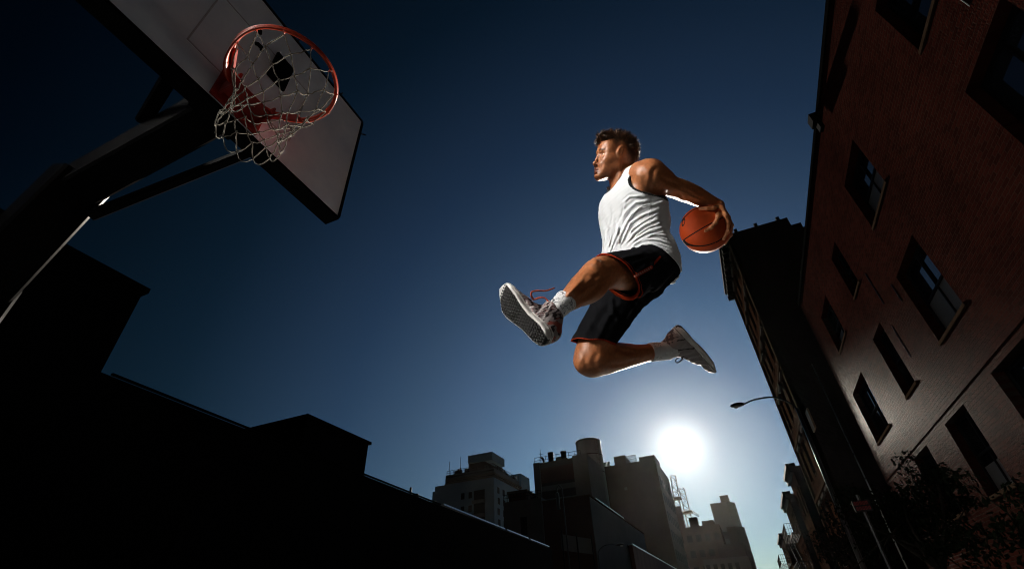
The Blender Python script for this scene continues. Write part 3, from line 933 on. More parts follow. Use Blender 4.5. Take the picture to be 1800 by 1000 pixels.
# ---- the ball
def ball():
    n, m = 340, 210
    th = np.repeat(np.linspace(0, PI, m + 1), n); ph = np.tile(np.arange(n) * 2 * PI / n, m + 1)
    q = np.stack([np.sin(th) * np.cos(ph), np.sin(th) * np.sin(ph), np.cos(th)], -1)
    al = -.17
    ax = unit(np.array([-.466, .885, 0]) * math.cos(al) + np.array([0, 0, 1]) * math.sin(al))
    bx = np.array([-.15, 0, 1.0]); bx = unit(bx - ax * (bx @ ax)); by = np.cross(ax, bx)
    v = q[:, :1] * bx + q[:, 1:2] * by + q[:, 2:] * ax
    X, Y, Z = q.T
    d = np.minimum(np.abs(Z), np.abs(X))
    rr = np.sqrt((Y / 1.5) ** 2 + (Z / .95) ** 2)
    rr = np.where(Z > 0, np.sqrt((Y / 1.5) ** 2 + (Z / 1.13) ** 2), np.sqrt((Y / 1.25) ** 2 + (Z / .92) ** 2))
    d = np.minimum(d, np.abs(rr - .80) * .8)
    seam = np.clip(1 - d / .022, 0, 1)
    r = BALLR * (1 - .012 * np.clip(seam * 1.6, 0, 1))
    peb = .0004 * np.sin(Z * 160 + np.sin(X * 90)) * np.sin(ph * 90) * np.sin(th)
    col = np.tile(np.array([.42, .058, .012]), (len(q), 1))
    col *= (1 + .08 * vnoise(q, 9, 71))[:, None]
    col[d < .017] = (.012, .008, .007)
    cm = BALLC + v * BALLR
    x, y = px_of(cm); front = v[:, 2] > 0
    ex = (x - 1201.5) * .97 + (y - 391) * .24; ey = -(x - 1201.5) * .24 + (y - 391) * .97
    e = np.sqrt((ex / 2.6) ** 2 + (ey / 7.5) ** 2)
    col[front & (e < 1) & (e > .55)] = (.02, .012, .01)
    fs = np.array([(i * n + k, (i + 1) * n + k, (i + 1) * n + (k + 1) % n, i * n + (k + 1) % n) for i in range(m) for k in range(n)])
    return v * (r + peb)[:, None], fs, col
v, fs, col = ball()
bl = link('basketball', np_mesh('basketball', v @ RC.T, fs, col), tinted('ball_leather', rough=.55, spec=.15, bump=.5, bscale=260, bdist=.002, var=.08), None, True)
bl.location = W(BALLC)
tag(bl, 'orange pebbled ball with black seams gripped in the raised hand', 'ball')
# ================================================================== basketball hoop
M_BSTEEL = mottled('black_painted_steel', (.003, .003, .0035), (.006, .0055, .0055), 9, rough=.22, spec=.03, bump=.10, bscale=60, bdist=.002, rvar=.06)
M_BOARD = mottled('frosted_board', (.60, .71, .84), (.76, .85, .94), 3.5, rough=.6, spec=.1, bump=.35, bscale=420, bdist=.002)
M_RIM = mottled('orange_rim_paint', (.34, .028, .008), (.44, .042, .012), 14, rough=.38, spec=.5, bump=.15, bscale=160, bdist=.001)
M_RIMDK = mottled('dark_red_paint', (.20, .013, .008), (.28, .019, .011), 14, rough=.5, spec=.4)
M_NET = mottled('net_cord', (.13, .12, .105), (.20, .187, .165), 120, rough=.9, spec=.1, bump=.4, bscale=900, bdist=.001)
M_LINE = mottled('board_line', (.36, .40, .46), (.42, .46, .52), 20, rough=.6)

BX, BY0, BY1, BZ0, BZ1 = -1.68, -.07, 1.44, 2.912, 3.87
RIMC = np.array([-1.385, .69, 3.05]); RIMR = .2286
hoop = empty('basketball_hoop', (-3.0, .62, 0), 'basketball hoop with grey backboard, orange rim and white net on a black gooseneck pole', 'basketball hoop')
board = MB().box(BX - .018, BX, BY0 + .012, BY1 - .012, BZ0 + .012, BZ1 - .012).build('backboard', M_BOARD, hoop)
fr = MB()
for y0, y1, z0, z1 in ((BY0, BY1, BZ0 - .008, BZ0 + .0115), (BY0, BY1, BZ1 - .0115, BZ1 + .008)): fr.box(BX - .095, BX + .004, y0, y1, z0, z1)
for y0, y1 in ((BY0 - .008, BY0 + .0115), (BY1 - .0115, BY1 + .008)): fr.box(BX - .095, BX + .0035, y0, y1, BZ0 + .012, BZ1 - .012)
for y in (.25, .69, 1.13): fr.box(BX - .09, BX - .03, y - .025, y + .025, BZ0 + .013, BZ1 - .013)
for z in (3.15, 3.7):
    for a, b in ((BY0 + .012, .224), (.276, .664), (.716, 1.104), (1.156, BY1 - .012)): fr.box(BX - .088, BX - .032, a, b, z - .025, z + .025)
fr.build('board_frame', M_BSTEEL, board)
sq = MB()
zc0, zc1, ya, yb = 3.10, 3.575, .385, .995
sq.box(BX + .001, BX + .0035, ya, yb, zc1 - .007, zc1).box(BX + .001, BX + .0035, ya, yb, zc0, zc0 + .007)
sq.box(BX + .001, BX + .0035, ya, ya + .007, zc0 + .0075, zc1 - .0075).box(BX + .001, BX + .0035, yb - .007, yb, zc0 + .0075, zc1 - .0075)
sq.build('shooting_square', M_LINE, board)
MB().box(BX + .004, BX + .022, .735, .855, 3.37, 3.60).build('shadow_patch', M_BSTEEL, board, bevel=.004)  # black block put in for a dark patch taken as shadow on the board
for y, z in ((.60, 3.60), (.645, 3.50)):
    m = MB(); m.tube([(BX + .002, y - .02, z), (BX + .012, y - .012, z), (BX + .014, y + .012, z), (BX + .002, y + .02, z)], .011, 8)
    m.build('slot_cover', M_BSTEEL, board, True)
for y, z in ((.80, BZ1), (1.20, BZ1), (1.43, 3.80)):
    m = MB()
    for q in (-.03, .0, .03):
        m.tube([(BX - .05, y + q * .6, z - .01), (BX - .05 + q, y + q + (.05 if y > 1.4 else 0), z + (.075 if y < 1.4 else .02))], .005, 6)
    m.build('edge_spikes', M_BSTEEL, board)
# bracket and rim
br = MB().box(BX + .004, BX + .018, .56, .82, 2.93, 3.13)
br.box(BX + .019, BX + .135, .585, .597, 2.955, 3.042).box(BX + .019, BX + .135, .783, .795, 2.955, 3.042)
br.box(BX + .019, BX + .13, .598, .782, 2.985, 2.997)
br.build('rim_bracket', M_RIMDK, hoop, bevel=.003)
ring = [RIMC + RIMR * np.array([math.cos(a), math.sin(a), 0]) for a in np.linspace(0, 2 * PI, 72, endpoint=False)]
rm = MB().tube(ring, .0095, 12, closed=True)
n = 72                                                   # downturned band under the rod, deeper towards the board
vs = []
for a in np.linspace(0, 2 * PI, n, endpoint=False):
    h = .016 + .075 * max(0, math.cos(a - math.radians(232))) ** 5
    for dr, dz in ((.0075, -.004), (.0075, -.004 - h), (-.001, -.004 - h), (-.001, -.004)):
        vs.append(RIMC + np.array([math.cos(a) * (RIMR + dr), math.sin(a) * (RIMR + dr), dz]))
fs = [(i * 4 + k, ((i + 1) % n) * 4 + k, ((i + 1) % n) * 4 + (k + 1) % 4, i * 4 + (k + 1) % 4) for i in range(n) for k in range(4)]
rm.add(vs, fs)
rim = rm.build('rim', M_RIM, hoop, True)
for s in (-1, 1):
    MB().bar((BX + .02, .69 + s * .07, 3.035), RIMC + np.array([-.10, s * .19, -.012]), .012, .045).build('rim_brace', M_RIMDK, hoop)
NL = 12
for k in range(NL):
    a = 2 * PI * (k + .5) / NL; c = RIMC + RIMR * np.array([math.cos(a), math.sin(a), 0]); u = np.array([math.cos(a), math.sin(a), 0])
    MB().tube([c + u * (-.006) + (0, 0, -.008), c - u * .008 + (0, 0, -.022), c + u * .004 + (0, 0, -.028), c + u * .010 + (0, 0, -.018)], .0028, 6).build('net_hook', M_RIM, rim, True)
# net: knotted diamonds, swung a little towards the pole
net = MB(); rows = 6
nr = np.random.default_rng(3)
R_ = [.221, .196, .166, .142, .128, .122, .132]
Z_ = [-.024, -.105, -.18, -.245, -.305, -.36, -.425]
grid = []
for r in range(rows + 1):
    row = []
    for k in range(NL):
        a = 2 * PI * (k + (.5 if r % 2 == 0 else 0)) / NL + nr.normal() * .035 * (r > 0)
        sway = np.array([-.045, -.012, 0]) * (r / rows) ** 1.6
        row.append(RIMC + sway + np.array([math.cos(a), math.sin(a), 0]) * R_[r] * (1 + nr.normal() * .05 * (r > 0)) + np.array([0, 0, Z_[r] + nr.normal() * .010 * (r > 0)]))
    grid.append(row)
def cord(a, b, sag=.010, m=5):
    return [a + (b - a) * t + np.array([0, 0, -sag * math.sin(PI * t)]) + nr.normal(size=3) * .0022 * math.sin(PI * t) for t in np.linspace(0, 1, m)]
for r in range(rows):
    for k in range(NL):
        if r % 2 == 0: nb = (grid[r + 1][k], grid[r + 1][(k + 1) % NL])
        else: nb = (grid[r + 1][k], grid[r + 1][(k - 1) % NL])
        for q in nb: net.tube(cord(grid[r][k], q, .004 if r < 2 else .009), .0024, 6)
    if r > 0:
        for k in range(NL):
            c = grid[r][k]; net.tube([c + (0, 0, .007), c + (.002, 0, 0), c - (0, 0, .007)], [.0026, .0045, .0026], 6)
for k in range(NL):                                       # bottom loops
    a, b = grid[rows][k], grid[rows][(k + 1) % NL]
    net.tube([a, a * .75 + b * .25 - (0, 0, .030), (a + b) / 2 - (0, 0, .042), a * .25 + b * .75 - (0, 0, .030), b], .0024, 6)
net.build('net', M_NET, hoop, True)
# gooseneck
def spline(P, n=10):
    P = [np.array(p, float) for p in P]; Q = []
    for i in range(len(P) - 1):
        p0 = P[i - 1] if i else 2 * P[0] - P[1]; p3 = P[i + 2] if i + 2 < len(P) else 2 * P[-1] - P[-2]
        p1, p2 = P[i], P[i + 1]
        for t in np.linspace(0, 1, n, endpoint=False):
            Q.append(.5 * (2 * p1 + (p2 - p0) * t + (2 * p0 - 5 * p1 + 4 * p2 - p3) * t * t + (3 * p1 - p0 - 3 * p2 + p3) * t ** 3))
    Q.append(P[-1]); return Q
def corner(P, r, n=5):         # straight runs with short rounded bends
    P = [np.array(p, float) for p in P]; Q = [P[0]]
    for i in range(1, len(P) - 1):
        a_ = P[i] + unit(P[i - 1] - P[i]) * r; c_ = P[i] + unit(P[i + 1] - P[i]) * r
        for t in np.linspace(0, 1, n): Q.append((1 - t) ** 2 * a_ + 2 * t * (1 - t) * P[i] + t * t * c_)
    return Q + [P[-1]]
MB().bar((BX - .096, .67, 3.03), (-2.69, .62, 2.835), .175, .175, bevel=.012).build('arm', M_BSTEEL, hoop)
MB().bar((-2.655, .62, 2.90), (-2.99, .62, 2.22), .225, .225, bevel=.012).build('arm', M_BSTEEL, hoop)
MB().bar((-2.98, .62, 2.32), (-2.98, .62, .031), .25, .25, bevel=.014).build('pole', M_BSTEEL, hoop)
MB().box(-3.25, -2.75, .37, .87, 0.004, .03).build('base_plate', M_BSTEEL, hoop, bevel=.006)
MB().box(BX - .13, BX - .096, .56, .78, 2.92, 3.14).build('arm_flange', M_BSTEEL, hoop, bevel=.005)
m = MB().bar((BX - .10, .44, 3.02), (-2.20, .565, 3.06), .065, .065, bevel=.012); m.build('strut', M_BSTEEL, hoop)
m = MB().bar((BX - .10, .94, 3.06), (-2.60, .72, 2.70), .05, .05, bevel=.010); m.build('strut', M_BSTEEL, hoop)
m = MB().bar((BX - .10, .66, 3.62), (-2.30, .645, 3.06), .05, .05, bevel=.006); m.build('strut', M_BSTEEL, hoop)
MB().bar((-3.02, .62, 2.46), (-3.55, .50, 2.50), .05, .05, bevel=.006).build('winch_bar', M_BSTEEL, hoop)
# ================================================================== the street
def brick_mat(name, c1, c2, mortar, bw=.21, bh=.072, axis='YZ', rough=.55, spec=.5, bump=.6, stain=True, bdist=.012):
    m, nt, b = new_mat(name)
    tc = node(nt, 'ShaderNodeTexCoord'); sx = node(nt, 'ShaderNodeSeparateXYZ'); cx = node(nt, 'ShaderNodeCombineXYZ')
    nt.links.new(tc.outputs['Object'], sx.inputs[0])
    nt.links.new(sx.outputs[axis[0]], cx.inputs['X']); nt.links.new(sx.outputs[axis[1]], cx.inputs['Y'])
    # small wander so the courses are not ruler straight
    nz = node(nt, 'ShaderNodeTexNoise'); nz.inputs['Scale'].default_value = 1.3; nt.links.new(tc.outputs['Object'], nz.inputs['Vector'])
    ms = node(nt, 'ShaderNodeVectorMath', operation='MULTIPLY_ADD'); ms.inputs[1].default_value = (.02, .02, 0)
    nt.links.new(nz.outputs['Color'], ms.inputs[0]); nt.links.new(cx.outputs[0], ms.inputs[2])
    br = node(nt, 'ShaderNodeTexBrick'); br.inputs['Scale'].default_value = 1.0
    br.inputs['Brick Width'].default_value = bw; br.inputs['Row Height'].default_value = bh; br.inputs['Mortar Size'].default_value = .007
    br.inputs['Mortar Smooth'].default_value = .35; br.inputs['Bias'].default_value = -.1
    br.inputs['Color1'].default_value = (*c1, 1); br.inputs['Color2'].default_value = (*c2, 1); br.inputs['Mortar'].default_value = (*mortar, 1)
    nt.links.new(ms.outputs[0], br.inputs['Vector'])
    n = node(nt, 'ShaderNodeTexNoise'); n.inputs['Scale'].default_value = .35; n.inputs['Detail'].default_value = 7; n.inputs['Roughness'].default_value = .7
    nt.links.new(tc.outputs['Object'], n.inputs['Vector'])
    mr = node(nt, 'ShaderNodeMapRange'); mr.inputs['From Min'].default_value = .3; mr.inputs['From Max'].default_value = .7; mr.inputs['To Min'].default_value = .6; mr.inputs['To Max'].default_value = 1.25
    nt.links.new(n.outputs['Fac'], mr.inputs[0])
    sc = node(nt, 'ShaderNodeVectorMath', operation='SCALE'); nt.links.new(br.outputs['Color'], sc.inputs[0]); nt.links.new(mr.outputs[0], sc.inputs['Scale'])
    nt.links.new(sc.outputs[0], b.inputs['Base Color'])
    b.inputs['Roughness'].default_value = rough; b.inputs['Specular IOR Level'].default_value = spec
    b.inputs['Specular Tint'].default_value = (1, .66, .52, 1)
    n2 = node(nt, 'ShaderNodeTexNoise'); n2.inputs['Scale'].default_value = 26; n2.inputs['Detail'].default_value = 5; nt.links.new(tc.outputs['Object'], n2.inputs['Vector'])
    ad = node(nt, 'ShaderNodeMath', operation='MULTIPLY_ADD'); ad.inputs[1].default_value = -1.0
    nt.links.new(br.outputs['Fac'], ad.inputs[0]); 
    m2 = node(nt, 'ShaderNodeMath', operation='MULTIPLY'); m2.inputs[1].default_value = .9; nt.links.new(n2.outputs['Fac'], m2.inputs[0]); nt.links.new(m2.outputs[0], ad.inputs[2])
    bp = node(nt, 'ShaderNodeBump'); bp.inputs['Strength'].default_value = bump; bp.inputs['Distance'].default_value = bdist
    nt.links.new(ad.outputs[0], bp.inputs['Height']); nt.links.new(bp.outputs[0], b.inputs['Normal'])
    return m

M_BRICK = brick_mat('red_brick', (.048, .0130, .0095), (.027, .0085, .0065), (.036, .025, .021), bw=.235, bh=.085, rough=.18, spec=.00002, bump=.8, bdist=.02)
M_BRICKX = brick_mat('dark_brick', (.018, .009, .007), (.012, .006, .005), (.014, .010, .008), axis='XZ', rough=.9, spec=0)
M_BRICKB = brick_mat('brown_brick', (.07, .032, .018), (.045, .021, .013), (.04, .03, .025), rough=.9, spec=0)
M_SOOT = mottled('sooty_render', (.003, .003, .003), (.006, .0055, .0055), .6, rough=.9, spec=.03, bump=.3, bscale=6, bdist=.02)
M_BOARDED = mottled('boarded_window', (.005, .005, .0055), (.008, .008, .009), 2, rough=.9, spec=.03)
M_TAR = mottled('tar_roof', (.006, .006, .006), (.011, .0105, .010), 2, rough=.95, spec=0)
M_STONE = mottled('brownstone_trim', (.05, .032, .022), (.08, .052, .036), 3, rough=.8, spec=0, bump=.4, bscale=30, bdist=.006)
M_PALESTONE = mottled('pale_trim', (.07, .062, .055), (.11, .095, .085), 3, rough=.8, spec=0, bump=.3, bscale=30, bdist=.005)
M_FRAME = mottled('dark_window_paint', (.007, .007, .008), (.013, .013, .014), 8, rough=.6, spec=.04)
M_GALV = mottled('galvanised_metal', (.52, .52, .53), (.68, .68, .69), 6, rough=.30, spec=.5, metal=.85, bump=.2, bscale=20, bdist=.01, rvar=.1)
M_ASPH = mottled('asphalt', (.030, .030, .031), (.055, .054, .052), 1.2, rough=.9, spec=.2, bump=.6, bscale=90, bdist=.006)
M_CONC = mottled('pavement_concrete', (.16, .155, .15), (.23, .225, .215), 1.4, rough=.9, spec=.2, bump=.4, bscale=40, bdist=.006)
M_COURT = mottled('court_paint', (.030, .040, .046), (.045, .055, .06), 1.5, rough=.8, spec=.25, bump=.3, bscale=120, bdist=.003)
def glass_mat():
    m, nt, b = new_mat('window_glass')
    b.inputs['Base Color'].default_value = (.010, .014, .018, 1); b.inputs['Roughness'].default_value = .06; b.inputs['Specular IOR Level'].default_value = .35
    b.inputs['IOR'].default_value = 1.52
    tc = node(nt, 'ShaderNodeTexCoord'); n = node(nt, 'ShaderNodeTexNoise'); n.inputs['Scale'].default_value = 1.4
    nt.links.new(tc.outputs['Object'], n.inputs['Vector']); bp = node(nt, 'ShaderNodeBump'); bp.inputs['Strength'].default_value = .08; bp.inputs['Distance'].default_value = .02
    nt.links.new(n.outputs['Fac'], bp.inputs['Height']); nt.links.new(bp.outputs[0], b.inputs['Normal'])
    return m
M_GLASS = glass_mat()
M_DULLGLASS = mottled('dusty_glass', (.010, .013, .016), (.03, .03, .032), 2, rough=.25, spec=.04)
M_BLIND = mottled('window_blind', (.16, .15, .145), (.22, .21, .20), 30, rough=.8, stretch=(1, 1, 18))

# ---- ground sheets
def sheet(name, x0, x1, y0, y1, z, mat):
    me = np_mesh(name, [(x0, y0, z), (x1, y0, z), (x1, y1, z), (x0, y1, z)], [(0, 1, 2, 3)])
    return tag(link(name, me, mat), kind='structure')
sheet('ground', -900, 900, -500, 1500, -.02, M_ASPH)
sheet('court', -11.5, 2.6, -9, 20, -.010, M_COURT)
sheet('road', -2.2, 2.6, 34.5, 400, -.008, mottled('road_asphalt', (.028, .028, .029), (.05, .049, .047), 2.2, rough=.9, bump=.6, bscale=120, bdist=.006))
tag(MB().box(2.6, 5.55, -12, 130, -.015, .12).build('pavement', M_CONC, bevel=.02), kind='structure')

# ---- windows set into a wall that faces -x (wall plane at x = xw)
def hole_wall_x(xw, thick, y0, y1, z0, z1, holes, far=True):
    """wall slab facing -x with real openings; holes are (y0, y1, z0, z1)"""
    ys = sorted({y0, y1} | {h[0] for h in holes} | {h[1] for h in holes}); zs = sorted({z0, z1} | {h[2] for h in holes} | {h[3] for h in holes})
    ys = [y for y in ys if y0 <= y <= y1]; zs = [z for z in zs if z0 <= z <= z1]
    m = MB(); solid = {}
    for i in range(len(ys) - 1):
        for k in range(len(zs) - 1):
            cy, cz = (ys[i] + ys[i + 1]) / 2, (zs[k] + zs[k + 1]) / 2
            solid[i, k] = not any(h[0] < cy < h[1] and h[2] < cz < h[3] for h in holes)
    for (i, k), s in solid.items():
        if not s: continue
        a, b, c, d = ys[i], ys[i + 1], zs[k], zs[k + 1]
        m.add([(xw, a, c), (xw, b, c), (xw, b, d), (xw, a, d)], [(3, 2, 1, 0)])
        xb = xw + thick
        for (di, dk, q) in ((-1, 0, [(xw, a, c), (xb, a, c), (xb, a, d), (xw, a, d)]), (1, 0, [(xw, b, d), (xb, b, d), (xb, b, c), (xw, b, c)]),
                            (0, -1, [(xw, b, c), (xb, b, c), (xb, a, c), (xw, a, c)]), (0, 1, [(xw, a, d), (xb, a, d), (xb, b, d), (xw, b, d)])):
            if not solid.get((i + di, k + dk), False): m.add(q, [(0, 1, 2, 3)])
    return m

def sash_x(parent, xw, y0, y1, z0, z1, deep=.26, sill=True, blind=0.0, mullions=1, sillmat=None, glass=None):
    xg = xw + deep
    f = MB(); t = .055
    f.box(xg - .05, xg + .02, y0 + .002, y1 - .002, z1 - t, z1 - .002).box(xg - .05, xg + .02, y0 + .002, y1 - .002, z0 + .002, z0 + t)
    f.box(xg - .05, xg + .02, y0 + .002, y0 + t, z0 + t + .001, z1 - t - .001).box(xg - .05, xg + .02, y1 - t, y1 - .002, z0 + t + .001, z1 - t - .001)
    zm = (z0 + z1) / 2
    f.box(xg - .06, xg + .018, y0 + t + .001, y1 - t - .001, zm - .025, zm + .025)
    for q in range(mullions):
        ym = y0 + (y1 - y0) * (q + 1) / (mullions + 1)
        f.box(xg - .045, xg + .016, ym - .02, ym + .02, z0 + t + .001, zm - .026).box(xg - .045, xg + .016, ym - .02, ym + .02, zm + .026, z1 - t - .001)
    w = f.build('window', M_FRAME, parent)
    me = np_mesh('pane', [(xg, y0 + .01, z0 + .01), (xg, y1 - .01, z0 + .01), (xg, y1 - .01, z1 - .01), (xg, y0 + .01, z1 - .01)], [(3, 2, 1, 0)])
    link('pane', me, glass or M_GLASS, w)
    if blind:
        MB().box(xg - .012, xg - .004, y0 + t + .002, y1 - t - .002, z0 + t + .002, z0 + t + .002 + (z1 - z0 - 2 * t) * blind).build('blind', M_BLIND, w)
    if sill: MB().box(xw - .018, xw + .20, y0 - .05, y1 + .05, z0 - .09, z0 + .001).build('sill', sillmat or M_STONE, w, bevel=.008)
    return w

A = 5.5; YC = 4.16 * A; ZR = 2.19 * A + .9
bb = empty('brick_building', (A + 4, 10, 0), 'tall red brick building with deep set sash windows filling the right side', 'building')
wins = []                                   # (row, y0, y1, z0, z1) measured off the photo in units of the wall's distance
for y0, y1 in ((3.42, 3.76), (2.79, 2.98), (1.97, 2.30), (.98, 1.33), (.20, .55), (-.62, -.28)): wins.append((y0, y1, 1.54, 1.84))
for y0, y1 in ((3.52, 3.94), (2.83, 3.05), (2.05, 2.38), (1.03, 1.33), (.24, .58), (-.58, -.24)): wins.append((y0, y1, .935, 1.285))
for y0, y1 in ((3.13, 3.42), (2.51, 2.79), (1.89, 2.18), (1.0, 1.32), (.22, .56), (-.6, -.26)): wins.append((y0, y1, .385, .70))
holes = [(a * A, b * A, c * A + .9, d * A + .9) for a, b, c, d in wins]
YN = -1.3 * A
wall = hole_wall_x(A, .30, YN, YC, 0, ZR, holes)
wall.add([(A, YC, 0), (A + 9, YC, 0), (A + 9, YC, ZR), (A, YC, ZR)], [(0, 3, 2, 1)])
wall.add([(A, YN, 0), (A + 9, YN, 0), (A + 9, YN, ZR), (A, YN, ZR)], [(0, 1, 2, 3)])
wall.add([(A + 9, YC, 0), (A + 9, YN, 0), (A + 9, YN, ZR), (A + 9, YC, ZR)], [(0, 3, 2, 1)])
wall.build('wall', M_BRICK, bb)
MB().box(A - .05, A + 9.05, YN - .05, YC + .05, ZR + .002, ZR + .16).build('roof', M_TAR, bb)
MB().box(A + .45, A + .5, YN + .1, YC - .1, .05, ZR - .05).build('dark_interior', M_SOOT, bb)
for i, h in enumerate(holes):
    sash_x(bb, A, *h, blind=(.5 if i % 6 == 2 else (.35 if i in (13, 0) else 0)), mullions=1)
MB().box(A - .012, A - .001, YN + .01, YC - .01, .735 * A + .9, .735 * A + .955).build('string_course', M_BRICK, bb)
MB().box(A - .012, A - .001, YN + .01, YC - .01, .262 * A + .9, .262 * A + .95).build('string_course', M_BRICK, bb)
sb = MB().box(A - .26, A - .051, 2.07 * A, 2.13 * A, ZR - .22, ZR + .12).box(A - .16, A - .051, 2.08 * A, 2.12 * A, ZR - .5, ZR - .221); sb.build('rain_hopper', M_FRAME, bb)
for y, za, zb in ((2.66, 1.30, 1.50), (2.47, 1.20, 1.30), (2.72, 1.02, 1.20), (1.10, 1.38, 1.5)):
    MB().tube([(A + .004, y * A, za * A + .9), (A + .004, y * A, zb * A + .9)], .012, 6).build('cable', M_GALV, bb)

# ---- the neighbour beyond the gap
NX, NY, NZ, NF = 5.00, 30.8, 24.3, 39.0
nb = empty('tenement', (NX + 4, NY + 4, 0), 'tall dark tenement beyond the brick building with an overhanging cornice and a sunlit street front', 'building')
nh = []
for k in range(7):
    for y0 in (31.7, 33.9, 36.1):
        nh.append((y0, y0 + 1.1, 1.2 + k * 3.35, 3.2 + k * 3.35))
w = hole_wall_x(NX, .28, NY, NF, 0, NZ, nh)
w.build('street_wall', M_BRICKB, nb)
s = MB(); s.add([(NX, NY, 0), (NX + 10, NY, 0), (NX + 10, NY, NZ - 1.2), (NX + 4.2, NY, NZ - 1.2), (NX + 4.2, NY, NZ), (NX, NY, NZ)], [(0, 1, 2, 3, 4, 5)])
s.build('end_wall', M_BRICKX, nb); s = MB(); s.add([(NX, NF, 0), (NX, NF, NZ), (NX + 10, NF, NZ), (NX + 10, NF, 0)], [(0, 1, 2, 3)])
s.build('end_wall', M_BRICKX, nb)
MB().box(NX + .29, NX + 4.2, NY + .02, NF - .02, NZ - .3, NZ - .1).box(NX + 4.2, NX + 10, NY + .02, NF - .02, NZ - 1.5, NZ - 1.3).build('roof', M_TAR, nb)
for h in nh: sash_x(nb, NX, *h, deep=.2, mullions=0, glass=M_DULLGLASS)
for i, y in enumerate((32.25, 34.45, 36.65)):
    pass
for k in range(7):
    MB().box(NX - .09, NX - .001, NY + .25, NF - .2, 3.55 + k * 3.35, 3.75 + k * 3.35).build('string_course', M_STONE, nb)
for y in (NY + .02, NF - .42): MB().box(NX - .06, NX - .002, y, y + .4, .5, NZ - .9).build('quoin', M_STONE, nb)
for h in nh: MB().box(NX - .12, NX - .003, h[0] - .15, h[1] + .15, h[3] + .02, h[3] + .2).build('lintel', M_PALESTONE, nb, bevel=.01)
cz = MB().box(NX - .62, NX + .35, NY - .16, NF + .1, NZ - .10, NZ + .22).box(NX - .42, NX - .001, NY - .08, NF + .05, NZ - .5, NZ - .101)
for i in range(11): cz.box(NX - .55, NX - .002, NY + .1 + i * .78, NY + .3 + i * .78, NZ - .9, NZ - .501)
cz.build('cornice', M_SOOT, nb, bevel=.01)
for x in (NX + .6, NX + 2.0, NX + 3.5): MB().box(x, x + .22, NY - .06, NY + .18, NZ + .001 + (.22 if x < NX + .3 else 0), NZ + .26).build('coping_stone', M_SOOT, nb)
MB().box(NX + 4.201, NX + 4.8, NY - .05, NY + .5, NZ - 1.19, NZ - .8).build('coping_stone', M_SOOT, nb)
p = on_y(1427, 640, NY - .06); q = on_y(1495, 830, NY - .06)
MB().tube([(p[0], NY - .09, p[2]), (p[0] + .01, NY - .09, 0.1)], .035, 8).build('drainpipe', M_GALV, nb, True)
p = on_y(1425, 738, NY - .6)
MB().box(p[0] - .05, p[0] + .05, NY - 1.05, NY - .11, p[2] - .55, p[2] + .55).build('blade_sign', mottled('sign_board', (.22, .13, .08), (.30, .19, .12), 3, rough=.5), nb, bevel=.01)

# ---- further houses on the right
def street_house(name_label, x, y0, y1, z, mat, n, floors, escape=False, hood=0.0):
    o = empty('row_house', (x + 3, (y0 + y1) / 2, 0), name_label, 'building')
    hs = []
    fh = (z - 1.2) / floors
    for k in range(floors):
        for i in range(n):
            yy = y0 + (y1 - y0) * (i + .5) / n; hs.append((yy - .5, yy + .5, 1.1 + k * fh, 1.1 + k * fh + fh * .62))
    hole_wall_x(x, .25, y0, y1, 0, z, hs).build('street_wall', mat, o)
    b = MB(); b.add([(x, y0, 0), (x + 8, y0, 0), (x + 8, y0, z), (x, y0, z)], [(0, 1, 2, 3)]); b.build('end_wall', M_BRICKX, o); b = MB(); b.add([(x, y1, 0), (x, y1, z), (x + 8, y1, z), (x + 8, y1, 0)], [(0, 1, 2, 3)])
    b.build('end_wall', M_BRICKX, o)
    MB().box(x + .25, x + 8, y0 + .02, y1 - .02, z - .3, z - .1).build('roof', M_TAR, o)
    for h in hs: sash_x(o, x, *h, deep=.18, mullions=0, sill=True, glass=M_DULLGLASS)
    c = MB().box(x - .4, x + .3, y0 - .05, y1 + .05, z + .001, z + .25).box(x - .25, x - .001, y0, y1, z - .4, z); c.build('cornice', M_SOOT, o)
    if escape:
        e = MB()
        for k in range(1, floors):
            zz = 1.1 + k * fh - .1
            for i in range(9): e.bar((x - 1.15 + i * .14, y0 + .6, zz), (x - 1.15 + i * .14, y1 - .6, zz), .05, .03)
            for yy in np.linspace(y0 + .6, y1 - .6, 18): e.bar((x - 1.15, yy, zz), (x - 1.15, yy, zz + .95), .025)
            for xx in np.linspace(x - 1.15, x - .05, 6):
                for yy in (y0 + .6, y1 - .6): e.bar((xx, yy, zz), (xx, yy, zz + .95), .025)
            for hz in (.5, .95):
                e.bar((x - 1.15, y0 + .6, zz + hz), (x - 1.15, y1 - .6, zz + hz), .035)
                for yy in (y0 + .6, y1 - .6): e.bar((x - 1.15, yy, zz + hz), (x, yy, zz + hz), .035)
            if k < floors - 1:
                for dx in (-.9, -.45): e.bar((x + dx, y0 + 1.2, zz), (x + dx, y1 - 1.2, zz + fh), .05)
                for t in np.linspace(.05, .95, 9):
                    yy = y0 + 1.2 + (y1 - y0 - 2.4) * t; e.bar((x - .9, yy, zz + fh * t), (x - .45, yy, zz + fh * t), .14, .03)
        e.build('fire_escape', M_FRAME, o)
    return o
street_house('narrow brick house just past the tall tenement with a flat cornice', 5.15, 45.5, 51, 10.9, M_BRICKB, 3, 3)
street_house('low brick house with an iron fire escape hanging over the pavement', 5.0, 55, 63, 10.6, M_BRICKB, 4, 3, True)
street_house('farthest low row house on the right with an iron fire escape', 4.55, 74, 84, 9.4, M_BRICKB, 4, 3, True)
street_house('dark row house between the two fire escape houses, set slightly back', 5.3, 64, 73, 8.2, M_BRICKB, 4, 2)

